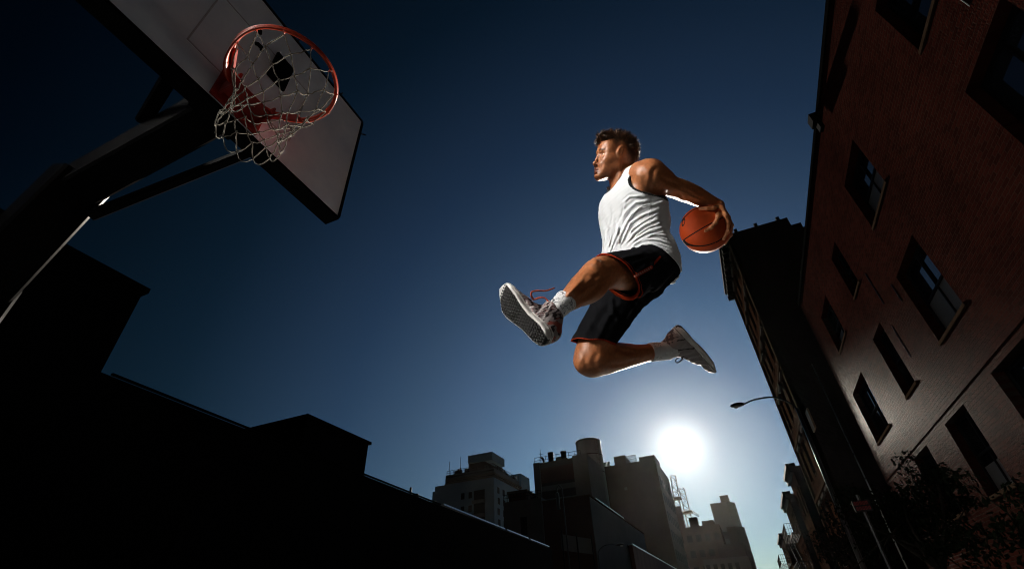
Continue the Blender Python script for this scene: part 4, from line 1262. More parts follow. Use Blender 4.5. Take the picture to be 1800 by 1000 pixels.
# ---- long dark building on the left
LX = -12.0
lb = empty('warehouse', (LX - 6, 15, 0), 'long black warehouse on the left with a roof cabin and a bright metal roof edge', 'building')
ya, yb, za, zb = 5.05, 34.0, 5.9, 5.34
lw = MB(); lw.add([(LX, -14, 0), (LX, yb, 0), (LX, yb, zb), (LX, ya, za), (LX, -14, za)], [(0, 1, 2, 3, 4)])
lw.add([(LX, yb, 0), (LX - 16, yb, 0), (LX - 16, yb, zb), (LX, yb, zb)], [(0, 1, 2, 3)])
lw.add([(LX, ya, za), (LX - 16, ya, za), (LX - 16, yb, zb), (LX, yb, zb)], [(3, 2, 1, 0)])
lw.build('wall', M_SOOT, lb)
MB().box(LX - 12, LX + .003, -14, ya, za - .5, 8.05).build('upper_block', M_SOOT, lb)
MB().box(LX - 12, LX + .10, -14.1, ya + .08, 8.05, 8.19).build('coping', M_SOOT, lb)
def zroof(y): return za + (zb - za) * (y - ya) / (yb - ya)
pent = MB().box(LX - 6.5, LX - .05, 11.05, 14.25, 5.5, 6.86); pent.build('roof_cabin', M_SOOT, lb)
MB().box(LX - 6.6, LX + .04, 10.98, 14.32, 6.861, 6.96).build('cabin_roof', M_TAR, lb)
g = MB()
for a, b in ((19.6, 26.2), (26.5, 29.6), (29.9, 33.2)):
    g.bar((LX + .07, a, zroof(a) + .05), (LX + .07, b, zroof(b) + .05), .16, .07)
g.build('metal_roof_edge', M_GALV, lb)
g = MB().bar((LX + .03, ya + .2, zroof(ya) + .03), (LX + .03, 19.5, zroof(19.5) + .03), .06, .05); g.build('roof_edge', M_SOOT, lb)
for y in (11.9, 13.4): MB().box(LX - .05, LX - .045, y, y + .55, 5.95, 6.6).build('cabin_window', M_BOARDED, lb)
for y, h, r in ((17.75, .42, .05), (18.15, .24, .14)):
    MB().tube([(LX - .4, y, 5.4), (LX - .4, y, zroof(y) + h)], r, 12).build('vent_pipe', M_FRAME, lb)
for y in (8, 13, 18, 23, 28):
    MB().box(LX + .002, LX + .012, y, y + 1.6, 2.2, 3.6).build('window', M_BOARDED, lb)

# ---- background blocks, measured along bearings from the camera
def X_at(px, py, y): return on_y(px, py, y)[0]
def Z_at(px, py, y): return on_y(px, py, y)[2]
def windows_y(o, y, rects, mat=None, name='window'):
    for x0, x1, z0, z1 in rects: MB().box(x0, x1, y - .06, y - .002, z0, z1).build(name, mat or M_FRAME, o)
def windows_x(o, x, rects, mat=None, name='window'):
    for y0, y1, z0, z1 in rects: MB().box(x + .002, x + .06, y0, y1, z0, z1).build(name, mat or M_FRAME, o)

M_WHITEB = mottled('white_brick', (.11, .19, .265), (.15, .24, .32), .12, rough=.8, spec=.25, bump=.2, bscale=3, bdist=.05)
M_GREYR = mottled('grey_render', (.08, .078, .082), (.13, .125, .125), .15, rough=.85, spec=.2, bump=.3, bscale=2, bdist=.05)
M_BROWN = mottled('brown_masonry', (.050, .036, .033), (.080, .058, .052), .10, rough=.85, spec=.2, bump=.3, bscale=2, bdist=.05)
M_REDB = mottled('dull_red_brick', (.045, .016, .013), (.07, .026, .020), .3, rough=.85, spec=.2, bump=.3, bscale=5, bdist=.03)
M_DKB = mottled('blackened_brick', (.030, .022, .021), (.05, .037, .034), .2, rough=.85, spec=.2, bump=.3, bscale=3, bdist=.05)
M_TANK = mottled('tank_steel', (.09, .095, .105), (.12, .125, .135), .5, rough=.45, spec=.3, bump=.1, bscale=4, bdist=.03, stretch=(1, 1, .2))

Y = 150.0
x0 = X_at(765, 853, Y); x1 = X_at(868, 838, Y); zt = Z_at(868, 838, Y)
wb = empty('apartment_tower', ((x0 + x1) / 2, Y + 10, 0), 'pale blue white apartment tower stepping up to a railed terrace and roof cabin', 'building')
yb2 = Y + 24
MB().box(x0, x1, Y, yb2, 0, zt).build('wall', M_WHITEB, wb)
zu = Z_at(868, 820, Y)
xu = X_at(782, 830, Y)
MB().box(xu, x1 - .4, Y + .6, yb2 - 1, zt + .001, zu).build('setback', mottled('dark_setback', (.06, .065, .075), (.10, .105, .115), .4, rough=.85), wb)
xp0, xp1 = X_at(824, 800, Y + 3), X_at(866, 795, Y + 3); zp = Z_at(866, 794, Y + 3); zq = Z_at(866, 808, Y + 3)
MB().box(xp0, xp1 - 3, Y + 3, Y + 12, zu + .001, zq).build('cabin_base', M_DKB, wb)
MB().box(xp0, xp1, Y + 2.4, Y + 13, zq + .001, zp).build('roof_cabin', M_WHITEB, wb)
r = MB()
for i in range(15):
    xx = xu + .3 + (x1 - xu - 1) * i / 14; r.bar((xx, Y + 1, zu), (xx, Y + 1, zu + 1.5), .12)
for i in range(12): r.bar((x1 - .7, Y + 1 + i * 1.8, zu), (x1 - .7, Y + 1 + i * 1.8, zu + 1.5), .12)
for z in (.7, 1.5):
    r.bar((xu + .3, Y + 1, zu + z), (x1 - .7, Y + 1, zu + z), .12); r.bar((x1 - .7, Y + 1, zu + z), (x1 - .7, yb2 - 2, zu + z), .12)
r.build('terrace_rail', M_DKB, wb)
MB().box(xu + .2, x1 + .2, Y + .2, yb2, zu - 2.3, zu - 1.7).box(xu + .1, x1 + .1, Y + .1, yb2, zt + .1, zt + .5).build('ledge', M_PALESTONE, wb)
rc = np.random.default_rng(12)
def clutter(o, xa, xb, ya, yb, z, n, lo, hi, mats):      # plant, ducts and tanks on a roof
    for i in range(n):
        w_, d_, h_ = rc.uniform(lo, hi, 3); cx_ = xa + w_ / 2 + rc.random() * max(xb - xa - w_, 0); cy_ = ya + d_ / 2 + rc.random() * max(yb - ya - d_, 0)
        m_ = MB().box(cx_ - w_ / 2, cx_ + w_ / 2, cy_ - d_ / 2, cy_ + d_ / 2, z + .002 * (i + 1), z + h_)
        if i % 3 == 0: m_.box(cx_ - w_ * .2, cx_ + w_ * .2, cy_ - d_ * .2, cy_ + d_ * .2, z + h_ + .001, z + h_ * 1.5)
        m_.build('roof_unit', mats[i % len(mats)], o)
clutter(wb, xu + .5, x1 - 1, Y + 1.2, Y + 3.0, zu, 9, .5, 1.5, (M_DKB, M_GREYR, M_REDB))
clutter(wb, x1 - 4, x1 - .6, Y + 4, yb2 - 3, zu, 9, .6, 1.9, (M_DKB, M_REDB, M_GREYR))
for k in range(2): MB().box(xu + .4, x1 - .2, Y + .42, Y + .598, zt + .8 + k * 1.5, zt + 1.3 + k * 1.5).build('window_band', M_FRAME, wb)
for xx, h in ((xu + .6, 5.0), (xu + 5.2, 6.0)): MB().tube([(xx, Y + 2, zu), (xx, Y + 2, zu + h)], .10, 6).build('mast', M_DKB, wb)
dz = (zt - 8) / 9.5
windows_x(wb, x1, [(Y + 2.5 + i * 4.3 + (k % 2) * .3, Y + 4.2 + i * 4.3 + (k % 2) * .3, zt - 4.6 - k * 3.3, zt - 2.6 - k * 3.3) for i in range(5) for k in range(9)])
windows_y(wb, Y, [(x0 + (x1 - x0) * (.46 + .125 * i), x0 + (x1 - x0) * (.515 + .125 * i), zt - 5.6 - k * 4.2, zt - 3.6 - k * 4.2) for i in range(2) for k in range(6)])
for k in range(6):
    a = x0 + (x1 - x0) * .675; b = x0 + (x1 - x0) * .85
    MB().box(a, b, Y - .08, Y - .004, zt - 6.6 - k * 4.2, zt - 3.4 - k * 4.2).build('balcony_recess', M_FRAME, wb)
    MB().box(a - .2, b + .2, Y - 1.3, Y - .09, zt - 7.6 - k * 4.2, zt - 6.65 - k * 4.2).build('balcony', mottled('balcony_front', (.10, .12, .13), (.14, .16, .17), 1), wb) if k == 0 else MB().box(a - .2, b + .2, Y - 1.3, Y - .09, zt - 7.6 - k * 4.2, zt - 6.65 - k * 4.2).build('balcony', M_GREYR, wb)
MB().box(x0 - 2.2, x0 - .003, Y + 2, Y + 14, 0, Z_at(763, 861, Y)).build('low_wing', M_WHITEB, wb)
# white stair tower behind it
Y2 = 176.0
xa, xb = X_at(893, 840, Y2), X_at(916, 850, Y2); zz = Z_at(900, 834, Y2)
o = empty('stair_tower', ((xa + xb) / 2, Y2 + 4, 0), 'ribbed pale stair tower peeping out behind the apartment tower', 'building')
m = MB().box(xa, xb, Y2, Y2 + 9, 0, zz)
m.build('wall', M_WHITEB, o)
for i in range(5): MB().box(xa + (xb - xa) * (i + .1) / 5, xa + (xb - xa) * (i + .35) / 5, Y2 - .2, Y2 - .003, 0, zz - .5).build('rib', M_GREYR, o)

# dark block with piers, stacks and rail
Y = 82.0
x0, x1 = X_at(940, 830, Y), X_at(1022, 815, Y); zt = Z_at(941, 815, Y)
db = empty('dark_block', ((x0 + x1) / 2, Y + 8, 0), 'dark flat roofed block carrying two round flues, left of the water tank', 'building')
MB().box(x0, x1, Y, Y + 14, 0, zt).build('wall', M_DKB, db)
xm = X_at(1005, 790, Y)
MB().box(xm, x1 + 1.2, Y - .3, Y + 10, 0, Z_at(1015, 800, Y)).build('lift_shaft', M_GREYR, db)
MB().box(x0 - .1, x0 + 1.1, Y - .25, Y - .002, 0, zt + .1).build('pier', M_GREYR, db)
for py in (862, 885): MB().box(x0 + 1.2, xm - .05, Y - .25, Y - .002, Z_at(970, py, Y), Z_at(970, py - 9, Y)).build('ledge', M_GREYR, db)
MB().box(x0 + 1.2, xm - .05, Y - .12, Y - .003, Z_at(970, 847, Y), Z_at(970, 820, Y)).build('brick_panel', M_REDB, db)
for px, top in ((969, 795), (992, 793)):
    c = on_y(px, 812, Y + 2); h = Z_at(px, top, Y + 2)
    MB().tube([(c[0], Y + 2, zt), (c[0], Y + 2, h - .5), (c[0], Y + 2, h)], [.50, .50, .56], 16).build('flue', M_DKB, db, True)
c = on_y(956, 810, Y + 1); MB().tube([(c[0], Y + 1, zt), (c[0] - .1, Y + 1, zt + .9), (c[0] - .5, Y + 1, zt + 1.3)], .22, 10).build('vent_pipe', M_DKB, db, True)
r = MB()
for i in range(9): xx = x0 + (x1 - x0) * i / 8; r.bar((xx, Y + .2, zt), (xx, Y + .2, zt + 1.1), .06)
for z in (.55, 1.1): r.bar((x0, Y + .2, zt + z), (x1, Y + .2, zt + z), .06)
r.build('roof_rail', M_FRAME, db)
c = on_y(951, 812, Y + .5); MB().tube([(c[0], Y + .5, zt), (c[0], Y + .5, zt + 2.6)], .05, 6).tube([(c[0] - .3, Y + .5, zt + 1.7), (c[0] + .6, Y + .5, zt + 1.7)], .04, 6).build('aerial', M_FRAME, db)
clutter(db, x0 + 3, xm - 1, Y + 1, Y + 6, zt, 6, .5, 1.2, (M_DKB, M_FRAME))
# water tank
YT = 92.0
xa, xb = X_at(1007, 785, YT), X_at(1051, 785, YT); zt2 = Z_at(1028, 769, YT); c = ((xa + xb) / 2, YT + 2.6)
rr = (xb - xa) / 2
wt = empty('water_tank', (c[0], c[1], 0), 'big round grey steel water tank standing above the rooftops', 'water tank')
MB().lathe((c[0], c[1], 0), [(rr * .99, 0), (rr, .2), (rr, zt2 - .5), (rr * 1.012, zt2 - .45), (rr * 1.012, zt2 - .1), (rr * .97, zt2)], 48).build('drum', M_TANK, wt, True)
l = MB()
for dx in (-.25, .25): l.bar((c[0] + rr * .80 + dx, c[1] - rr * .62 - .2, zt2 - 9), (c[0] + rr * .80 + dx, c[1] - rr * .62 - .2, zt2 - .3), .07)
for i in range(20): l.bar((c[0] + rr * .80 - .25, c[1] - rr * .62 - .2, zt2 - 8.8 + i * .43), (c[0] + rr * .80 + .25, c[1] - rr * .62 - .2, zt2 - 8.8 + i * .43), .05)
l.build('ladder', M_PALESTONE, wt)
b = MB()
for z in (zt2 - 3.2, zt2 - 6.4): b.lathe((c[0], c[1], z), [(rr + .002, 0), (rr + .06, .03), (rr + .06, .15), (rr + .002, .18)], 48)
b.build('hoop_band', M_DKB, wt, True)
# tall brown block in front of the sun
Y = 112.0
x0, x1 = X_at(1052, 838, Y), X_at(1152, 812, Y); zt = Z_at(1120, 812, Y)
tb = empty('office_block', ((x0 + x1) / 2, Y + 10, 0), 'tall plain brown block with stepped parapet whose right edge meets the sun', 'building')
zL = Z_at(1075, 818, Y)
MB().box(x0, x1, Y, Y + 20, 0, zL).build('wall', M_BROWN, tb)
for (pa, pb, py) in ((1078, 1098, 800), (1122, 1150, 800)):
    MB().box(X_at(pa, py, Y), X_at(pb, py, Y), Y + .02, Y + 7, zL + .001, Z_at((pa + pb) / 2, py + 1, Y)).build('parapet_block', M_BROWN, tb)
MB().box(X_at(1089, 800, Y), X_at(1094, 800, Y), Y + 1, Y + 3, zL + .01, Z_at(1091, 798, Y)).build('chimney', M_DKB, tb)
r = MB()
xa, xb = X_at(1101, 808, Y), X_at(1118, 808, Y)
for i in range(10): r.bar((xa + (xb - xa) * i / 9, Y + .6, zL), (xa + (xb - xa) * i / 9, Y + .6, zL + 1.7), .10)
for z in (.1, .9, 1.7): r.bar((xa, Y + .6, zL + z), (xb, Y + .6, zL + z), .10)
r.build('roof_grille', M_GREYR, tb)
for i in range(3):
    xx = X_at(1055 + i * 6, 815, Y); MB().tube([(xx, Y + 1.5, zL), (xx, Y + 1.5, zL + 1.3)], .38, 12).build('roof_vent', M_GALV, tb, True)
clutter(tb, x0 + 1, x1 - 1, Y + 8, Y + 18, zL, 5, .8, 1.8, (M_DKB, M_BROWN))
windows_x(tb, x1, [(Y + 2 + i * 3.0, Y + 3.4 + i * 3.0, zL - 5 - k * 3.6, zL - 3.2 - k * 3.6) for i in range(6) for k in range(7)])
windows_y(tb, Y, [(X_at(1098, 860, Y), X_at(1103, 860, Y), Z_at(1100, 861, Y), Z_at(1100, 856, Y))], M_GREYR, 'vent_grille')
MB().tube([(X_at(1060, 840, Y), Y - .2, 3), (X_at(1060, 840, Y), Y - .2, zL - 4)], .12, 8).build('drainpipe', M_GREYR, tb)
# low grey wall building and red shed in front
Y = 50.0
x0, x1 = X_at(885, 882, Y), X_at(952, 884, Y); zt = Z_at(905, 880, Y)
gl = empty('garage', ((x0 + x1) / 2, Y + 6, 0), 'low grey rendered garage with a boxy brick roof hut, behind the bright roof edge', 'building')
MB().box(x0, x1 - .002, Y, Y + 12, 0, zt).build('wall', mottled('dark_grey_render', (.07, .068, .07), (.105, .10, .10), .6, rough=.9, bump=.3, bscale=8, bdist=.02), gl)
ha, hb = X_at(894, 868, Y + 1), X_at(925, 866, Y + 1); hz = Z_at(910, 866, Y + 1)
MB().box(ha, hb, Y + 1, Y + 5, zt + .001, hz).build('roof_hut', M_REDB, gl)
MB().box(ha - .15, hb + .15, Y + .85, Y + 5.2, hz + .001, Z_at(910, 862, Y + 1)).build('hut_roof', M_PALESTONE, gl)
r = MB()
for i in range(12): xx = x0 + (x1 - x0) * i / 11; r.bar((xx, Y + .1, zt), (xx, Y + .1, zt + .75), .05)
for z in (.4, .75): r.bar((x0, Y + .1, zt + z), (x1, Y + .1, zt + z), .05)
r.build('roof_rail', M_FRAME, gl)
clutter(gl, x0 + 1, x1 - 1, Y + .6, Y + 4, zt, 4, .3, .7, (M_DKB, M_FRAME))
windows_y(gl, Y, [(X_at(915, 910, Y), X_at(926, 910, Y), Z_at(920, 940, Y), Z_at(920, 908, Y))], M_FRAME, 'door')
Y = 46.0
x0, x1 = X_at(953, 880, Y), X_at(1035, 872, Y); zt = Z_at(1000, 876, Y)
rb = empty('brick_shed', ((x0 + x1) / 2, Y + 8, 0), 'dull red brick block with a long grey side wall, below the brown office block', 'building')
MB().box(x0, x1, Y, Y + 26, 0, zt).build('wall', M_REDB, rb)
MB().box(x1 + .002, x1 + .06, Y + .02, Y + 25.9, 0, zt - .05).build('side_render', mottled('side_render', (.06, .059, .061), (.095, .092, .095), .25, rough=.85, bump=.4, bscale=3, bdist=.03), rb)
MB().box(x0 - .05, x1 + .1, Y - .05, Y + 26, zt + .001, zt + .12).build('coping', M_STONE, rb)
MB().bar((x1 + .09, Y + 2, zt + .17), (x1 + .09, Y + 14, zt + .17), .10, .08).build('metal_roof_edge', M_GALV, rb)
# hoarding along the kerb
a = on_y(986, 940, 40.0); b_ = on_y(1040, 962, 44.0)
hd = empty('hoarding', ((a[0] + b_[0]) / 2, 42, 0), 'grey board fence panel propped up in front of the dull red brick block', 'fence')
m = MB(); za_ = on_y(986, 965, 40.0)[2]; m.bar((a[0], 40, (a[2] + za_) / 2), (b_[0], 44, (a[2] + za_) / 2), .08, a[2] - za_ + .15); m.build('board_panel', M_GREYR, hd)
for t in (.0, .48, 1.0):
    q = a * (1 - t) + b_ * t; MB().bar((q[0] + .09, 40 + 4 * t - .02, 0), (q[0] + .09, 40 + 4 * t - .02, a[2] + .35), .09).build('post', M_FRAME, hd)
# dark timber yard building with its glinting lamp, and the graffiti wall at the bottom
Y = 60.0
x0, x1 = X_at(1042, 975, Y), X_at(1110, 960, Y)
o = empty('timber_shed', ((x0 + x1) / 2, Y + 4, 0), 'low dark timber shed under the small bright street lamp', 'building')
MB().box(x0, x1, Y, Y + 9, 0, Z_at(1075, 965, Y)).build('wall', mottled('dark_timber', (.035, .016, .010), (.065, .03, .018), 1.2, rough=.8, stretch=(4, 4, .3), bump=.4, bscale=10, bdist=.02), o)
MB().box(x0 - .2, x1 + .2, Y - .3, Y + 9.2, Z_at(1075, 965, Y) + .001, Z_at(1075, 965, Y) + .2).build('roof', M_TAR, o)
xg = X_at(1112, 960, 48.0)
o = empty('graffiti_wall', (xg, 60, 0), 'dull maroon paint streaked wall running up the street at the bottom edge', 'wall')
zg = Z_at(1112, 957, 48.0)
MB().box(xg - .3, xg, 48, 100, 0, zg).build('wall_face', mottled('maroon_paint', (.075, .022, .022), (.14, .06, .055), .8, rough=.8, stretch=(1, 1.5, .4), bump=.3, bscale=9, bdist=.02), o)
MB().box(xg - .36, xg + .06, 47.9, 100, zg + .001, zg + .1).build('coping', M_GALV, o)
# far mid-rise cluster with chimneys under the sun
Y = 165.0
x0, x1 = X_at(1176, 930, Y), X_at(1262, 915, Y); zt = Z_at(1220, 925, Y)
fb = empty('factory', ((x0 + x1) / 2, Y + 10, 0), 'hazy brown factory under the sun with a tall chimney and square stair towers', 'building')
MB().box(x0, x1, Y, Y + 20, 0, zt).build('wall', M_BROWN, fb)
for pa, pb, pt in ((1188, 1198, 889), (1207, 1222, 909)):
    MB().box(X_at(pa, 900, Y), X_at(pb, 900, Y), Y + 1, Y + 4, zt + .001, Z_at((pa + pb) / 2, pt, Y + 1)).build('chimney', M_BROWN, fb)
MB().box(X_at(1233, 916, Y), X_at(1254, 914, Y), Y + .5, Y + 9, zt + .001, Z_at(1243, 914, Y)).build('stair_tower', M_BROWN, fb)
clutter(fb, x0 + 1, x1 - 1, Y + .5, Y + 8, zt, 8, .6, 1.6, (M_DKB, M_BROWN))
windows_y(fb, Y, [(x0 + 2 + i * 2.6, x0 + 3.5 + i * 2.6, zt - 4 - k * 4, zt - 2.2 - k * 4) for i in range(6) for k in range(4)])
# grey tower
Y = 180.0
x0, x1 = X_at(1249, 890, Y), X_at(1294, 890, Y); zt = Z_at(1270, 882, Y)
gt = empty('grey_tower', ((x0 + x1) / 2, Y + 10, 0), 'slim grey tower with a small roof box, right of the cranes', 'building')
MB().prism([(x0, Y), (x1 - 2.5, Y), (x1, Y + 3), (x1, Y + 18), (x0, Y + 18)], 0, zt).build('wall', mottled('blue_grey_panel', (.11, .12, .14), (.15, .16, .18), .1, rough=.7), gt)
MB().box(X_at(1265, 875, Y), X_at(1281, 875, Y), Y + 2, Y + 9, zt + .001, Z_at(1272, 870, Y + 2)).build('roof_box', M_GREYR, gt)
MB().prism([(x0 + 3, Y - 1), (x1 - 2, Y - 1), (x1 + .6, Y + 2.4), (x1 + .6, Y + 17), (x0 + 3, Y + 17)], 0, Z_at(1285, 926, Y)).build('lower_block', M_DKB, gt)
for i in range(4): 
    for k in range(4): MB().box(x1 + .602, x1 + .66, Y + 4 + i * 3.2, Y + 5.8 + i * 3.2, Z_at(1285, 926, Y) - 5 - k * 5, Z_at(1285, 926, Y) - 2.5 - k * 5).build('window', M_FRAME, gt)
MB().tube([(x1 - 3, Y + 1, Z_at(1285, 926, Y)), (x1 - 3, Y + 1, Z_at(1285, 926, Y) + 3)], .1, 6).build('mast', M_DKB, gt)
# low buildings closing the street
Y = 120.0
o = empty('stepped_block', (X_at(1300, 960, Y), Y, 0), 'low dark stepped block at the foot of the slim grey tower', 'building')
MB().box(X_at(1236, 985, Y), X_at(1318, 985, Y), Y, Y + 12, 0, Z_at(1270, 980, Y)).build('wall', M_GREYR, o)
MB().box(X_at(1262, 960, Y + 3), X_at(1308, 960, Y + 3), Y + 3, Y + 11.9, Z_at(1270, 980, Y) + .001, Z_at(1285, 955, Y + 3)).build('upper_wall', M_DKB, o)
windows_y(o, Y, [(X_at(1240 + i * 13, 990, Y), X_at(1247 + i * 13, 990, Y), Z_at(1270, 1010, Y), Z_at(1270, 990, Y)) for i in range(5)], M_FRAME)

# cranes
def crane(label, pbase, ptop, Y, plat, jib=None):
    a = on_y(*pbase, Y); b = on_y(*ptop, Y)
    o = empty('tower_crane', (a[0], Y, 0), label, 'crane', 'tower cranes under the sun')
    hw = .85; m = MB(); z0 = a[2] - 6; z1 = b[2]
    for sx in (-1, 1):
        for sy in (-1, 1): m.bar((a[0] + sx * hw, Y + sy * hw, z0), (a[0] + (b[0] - a[0]) + sx * hw, Y + sy * hw, z1), .16)
    n = int((z1 - z0) / 1.6)
    for i in range(n):
        za_, zb_ = z0 + (z1 - z0) * i / n, z0 + (z1 - z0) * (i + 1) / n
        xa_ = a[0] + (b[0] - a[0]) * i / n; xb_ = a[0] + (b[0] - a[0]) * (i + 1) / n
        s = 1 if i % 2 else -1
        for yy in (-hw, hw): m.bar((xa_ - s * hw, Y + yy, za_), (xb_ + s * hw, Y + yy, zb_), .09); m.bar((xb_ - hw, Y + yy, zb_), (xb_ + hw, Y + yy, zb_), .09)
        for xx in (-hw, hw): m.bar((xa_ + xx, Y - s * hw, za_), (xb_ + xx, Y + s * hw, zb_), .09)
    m.build('mast', M_CRANE, o)
    zp_ = on_y(*plat, Y)[2]; t = (zp_ - z0) / (z1 - z0); xp_ = a[0] + (b[0] - a[0]) * t
    MB().box(xp_ - 1.6, xp_ + 1.6, Y - 1.6, Y + 1.6, zp_ - .25, zp_ + .25).build('platform', M_CRANE, o)
    if jib is not None:
        j0 = on_y(*jib[0], Y); j1 = on_y(*jib[1], Y); m = MB()
        for dz in (-.5, .5): m.bar(j0 + (0, 0, dz), j1 + (0, 0, dz * .5), .12)
        for i in range(8):
            q0 = j0 + (j1 - j0) * i / 8; q1 = j0 + (j1 - j0) * (i + 1) / 8; m.bar(q0 + (0, 0, -.5), q1 + (0, 0, .4), .08)
        m.build('jib', M_CRANE, o)
M_CRANE = mottled('crane_paint', (.25, .20, .16), (.34, .28, .22), 2, rough=.6)
crane('slender lattice crane mast rising straight from behind the factory chimney', (1191, 905), (1183, 836), 172, (1190, 876))
crane('lattice crane mast leaning left with a short jib, right of the chimney crane', (1213, 918), (1198, 858), 176, (1211, 900), ((1214, 898), (1229, 906)))

# ---- street lamps
M_POLE = mottled('lamp_pole_paint', (.012, .012, .013), (.022, .022, .023), 8, rough=.35, spec=.5)
M_LENS = mottled('lamp_lens', (.55, .55, .52), (.68, .68, .64), 10, rough=.2, spec=.6)
def street_lamp(label, base, h, arm, head_len, r=.07, tip=None):
    o = empty('street_lamp', base, label, 'street lamp', 'street lamps along the street')
    b = np.array(base, float); t = unit(arm)
    L = float(np.linalg.norm(arm))
    MB().tube([b, b + (0, 0, h * .5), b + (0, 0, h * .93)], [r * 1.3, r * 1.1, r * .85], 12).build('pole', M_POLE, o, True)
    pts = spline([b + (0, 0, h * .91), b + t * L * .06 + (0, 0, h * .955), b + t * L * .35 + (0, 0, h * 1.005), b + t * L * .75 + (0, 0, h * 1.012), b + t * L + (0, 0, h)], 8)
    MB().tube(pts, np.linspace(r * .55, r * .42, len(pts)), 10).build('arm', M_POLE, o, True)
    c = b + t * (L + head_len * .45) + (0, 0, h - .01)
    vs = []; n, m_ = 20, 10
    side = np.cross((0, 0, 1), t)
    for i in range(m_ + 1):
        th = PI * i / m_; taper = .8 + .35 * (i / m_)
        for k in range(n):
            ph = 2 * PI * k / n
            zz = math.sin(ph) * math.sin(th); zz = zz * (.115 if zz > 0 else .075)
            vs.append(c - t * math.cos(th) * head_len * .5 + side * math.cos(ph) * math.sin(th) * .15 * taper + np.array([0, 0, zz]))
    hd_ = MB(); hd_.add(vs, [(i * n + k, i * n + (k + 1) % n, (i + 1) * n + (k + 1) % n, (i + 1) * n + k) for i in range(m_) for k in range(n)])
    head = hd_.build('lamp_head', M_POLE, o, True)
    cc = c + t * .08 - np.array([0, 0, .045])
    MB().lathe(cc, [(.02, -.075), (.075, -.06), (.11, -.02), (.115, .01)], 16).build('lens', M_LENS, head, True)
    return o
q = on_y(1400, 722, 22.0); hq_ = on_y(1300, 711, 22.0)
street_lamp('tall black cobra head street lamp reaching over the street beside the brick building', (q[0] + .05, 22.0, .12), hq_[2] - .12 - .0, (hq_[0] - q[0] + .15, 0, 0), .62, .075)
q = on_y(1065, 962, 36.0); hq_ = on_y(1086, 957, 36.0)
street_lamp('small far street lamp whose head glints above the dark timber shed', (q[0] - .6, 36.0, 0), hq_[2], (hq_[0] - q[0] + .5, 0, 0), .55, .06)
q = on_y(988, 940, 38.0); 
z_ = on_y(985, 852, 38.0)[2]
o = empty('street_lamp', (q[0], 38, 0), 'hooked street lamp with a long dark shade before the dull red brick block', 'street lamp', 'street lamps along the street')
x_ = on_y(989, 870, 38.0)[0]; xs = on_y(980, 870, 38.0)[0]
pts = spline([(x_, 38, 0), (x_, 38, z_ - 1.2), (x_ - .02, 38, z_ - .35), (x_ - .25, 38, z_), (xs, 38, z_ - .25), (xs, 38, z_ - .6)], 8)
MB().tube(pts, .055, 10).build('pole', M_POLE, o, True)
MB().lathe((xs, 38, z_ - 1.75), [(.10, 0), (.13, .02), (.13, 1.15), (.05, 1.25)], 14).build('lamp_shade', M_POLE, o, True)

# ---- trees by the brick building
def leaf_mat(name, c1, c2):
    m = mottled(name, c1, c2, 3.0, rough=.9, spec=0); return m
M_LEAF = leaf_mat('leaf', (.003, .0045, .0025), (.007, .010, .005)); M_BARK = mottled('bark', (.012, .010, .008), (.024, .02, .016), 8, rough=.9, spec=0, bump=.7, bscale=30, bdist=.01, stretch=(1, 1, .3))
def tree(label, base, h, crown, seed, nleaf=5200, sz=.10):
    r = np.random.default_rng(seed); b = np.array(base, float)
    o = empty('street_tree', base, label, 'tree', 'street trees by the brick building')
    t = MB(); top = b + (r.normal() * .1, r.normal() * .1, h * .55)
    t.tube(spline([b, b + (.04, .03, h * .25), top], 6), np.linspace(.13, .08, 13), 10)
    clumps = []
    for i in range(11):
        a = 2 * PI * i / 11 + r.uniform(-.3, .3); e = r.uniform(.15, 1.2)
        tip = top + np.array([math.cos(a) * math.cos(e) * crown[0], math.sin(a) * math.cos(e) * crown[1], math.sin(e) * crown[2]]) * r.uniform(.7, 1.05)
        mid = (top + tip) / 2 + r.normal(size=3) * .12 - (0, 0, .1)
        t.tube(spline([top - (0, 0, r.uniform(.1, .9)), mid, tip], 5), np.linspace(.05, .012, 11), 6)
        for f_ in (.55, .8, 1.0): clumps.append(((1 - f_) * top + f_ * tip + r.normal(size=3) * .18, r.uniform(.28, .55)))
        for q in range(2):
            tp = mid + r.normal(size=3) * .55; t.tube([mid, (mid + tp) / 2 + r.normal(size=3) * .06, tp], [.02, .014, .006], 5); clumps.append((tp, r.uniform(.2, .42)))
    t.build('trunk', M_BARK, o, True)
    vs = []; n_ = 0
    P = np.array([clumps[i][0] + unit(r.normal(size=3)) * clumps[i][1] * r.uniform(.2, 1) ** .6 * np.array([1, 1, .75]) for i in r.integers(0, len(clumps), nleaf)])
    d = r.normal(size=(nleaf, 3)); d /= np.linalg.norm(d, axis=1)[:, None]; d[:, 2] -= .4
    s_ = np.cross(d, r.normal(size=(nleaf, 3))); s_ /= np.linalg.norm(s_, axis=1)[:, None]
    L = r.uniform(.6, 1.25, (nleaf, 1)) * sz
    V_ = np.stack([P, P + d * L * .5 + s_ * L * .30, P + d * L, P + d * L * .5 - s_ * L * .30], 1).reshape(-1, 3)
    link('crown', np_mesh('crown', V_, np.arange(nleaf * 4).reshape(-1, 4)), M_LEAF, o)
    return o
tree('dark leafy street tree spreading in front of the brick building near the tall lamp', (3.6, 14.2, .12), 3.6, (1.5, 1.7, 1.5), 1)
tree('nearer low street tree whose dark crown fills the bottom right corner', (4.3, 9.4, .12), 2.2, (1.2, 1.5, .9), 2)
tree('far slim street tree in front of the dark tenement wall', (3.5, 24.5, .12), 4.6, (1.3, 1.6, 1.3), 3, 4200, .11)
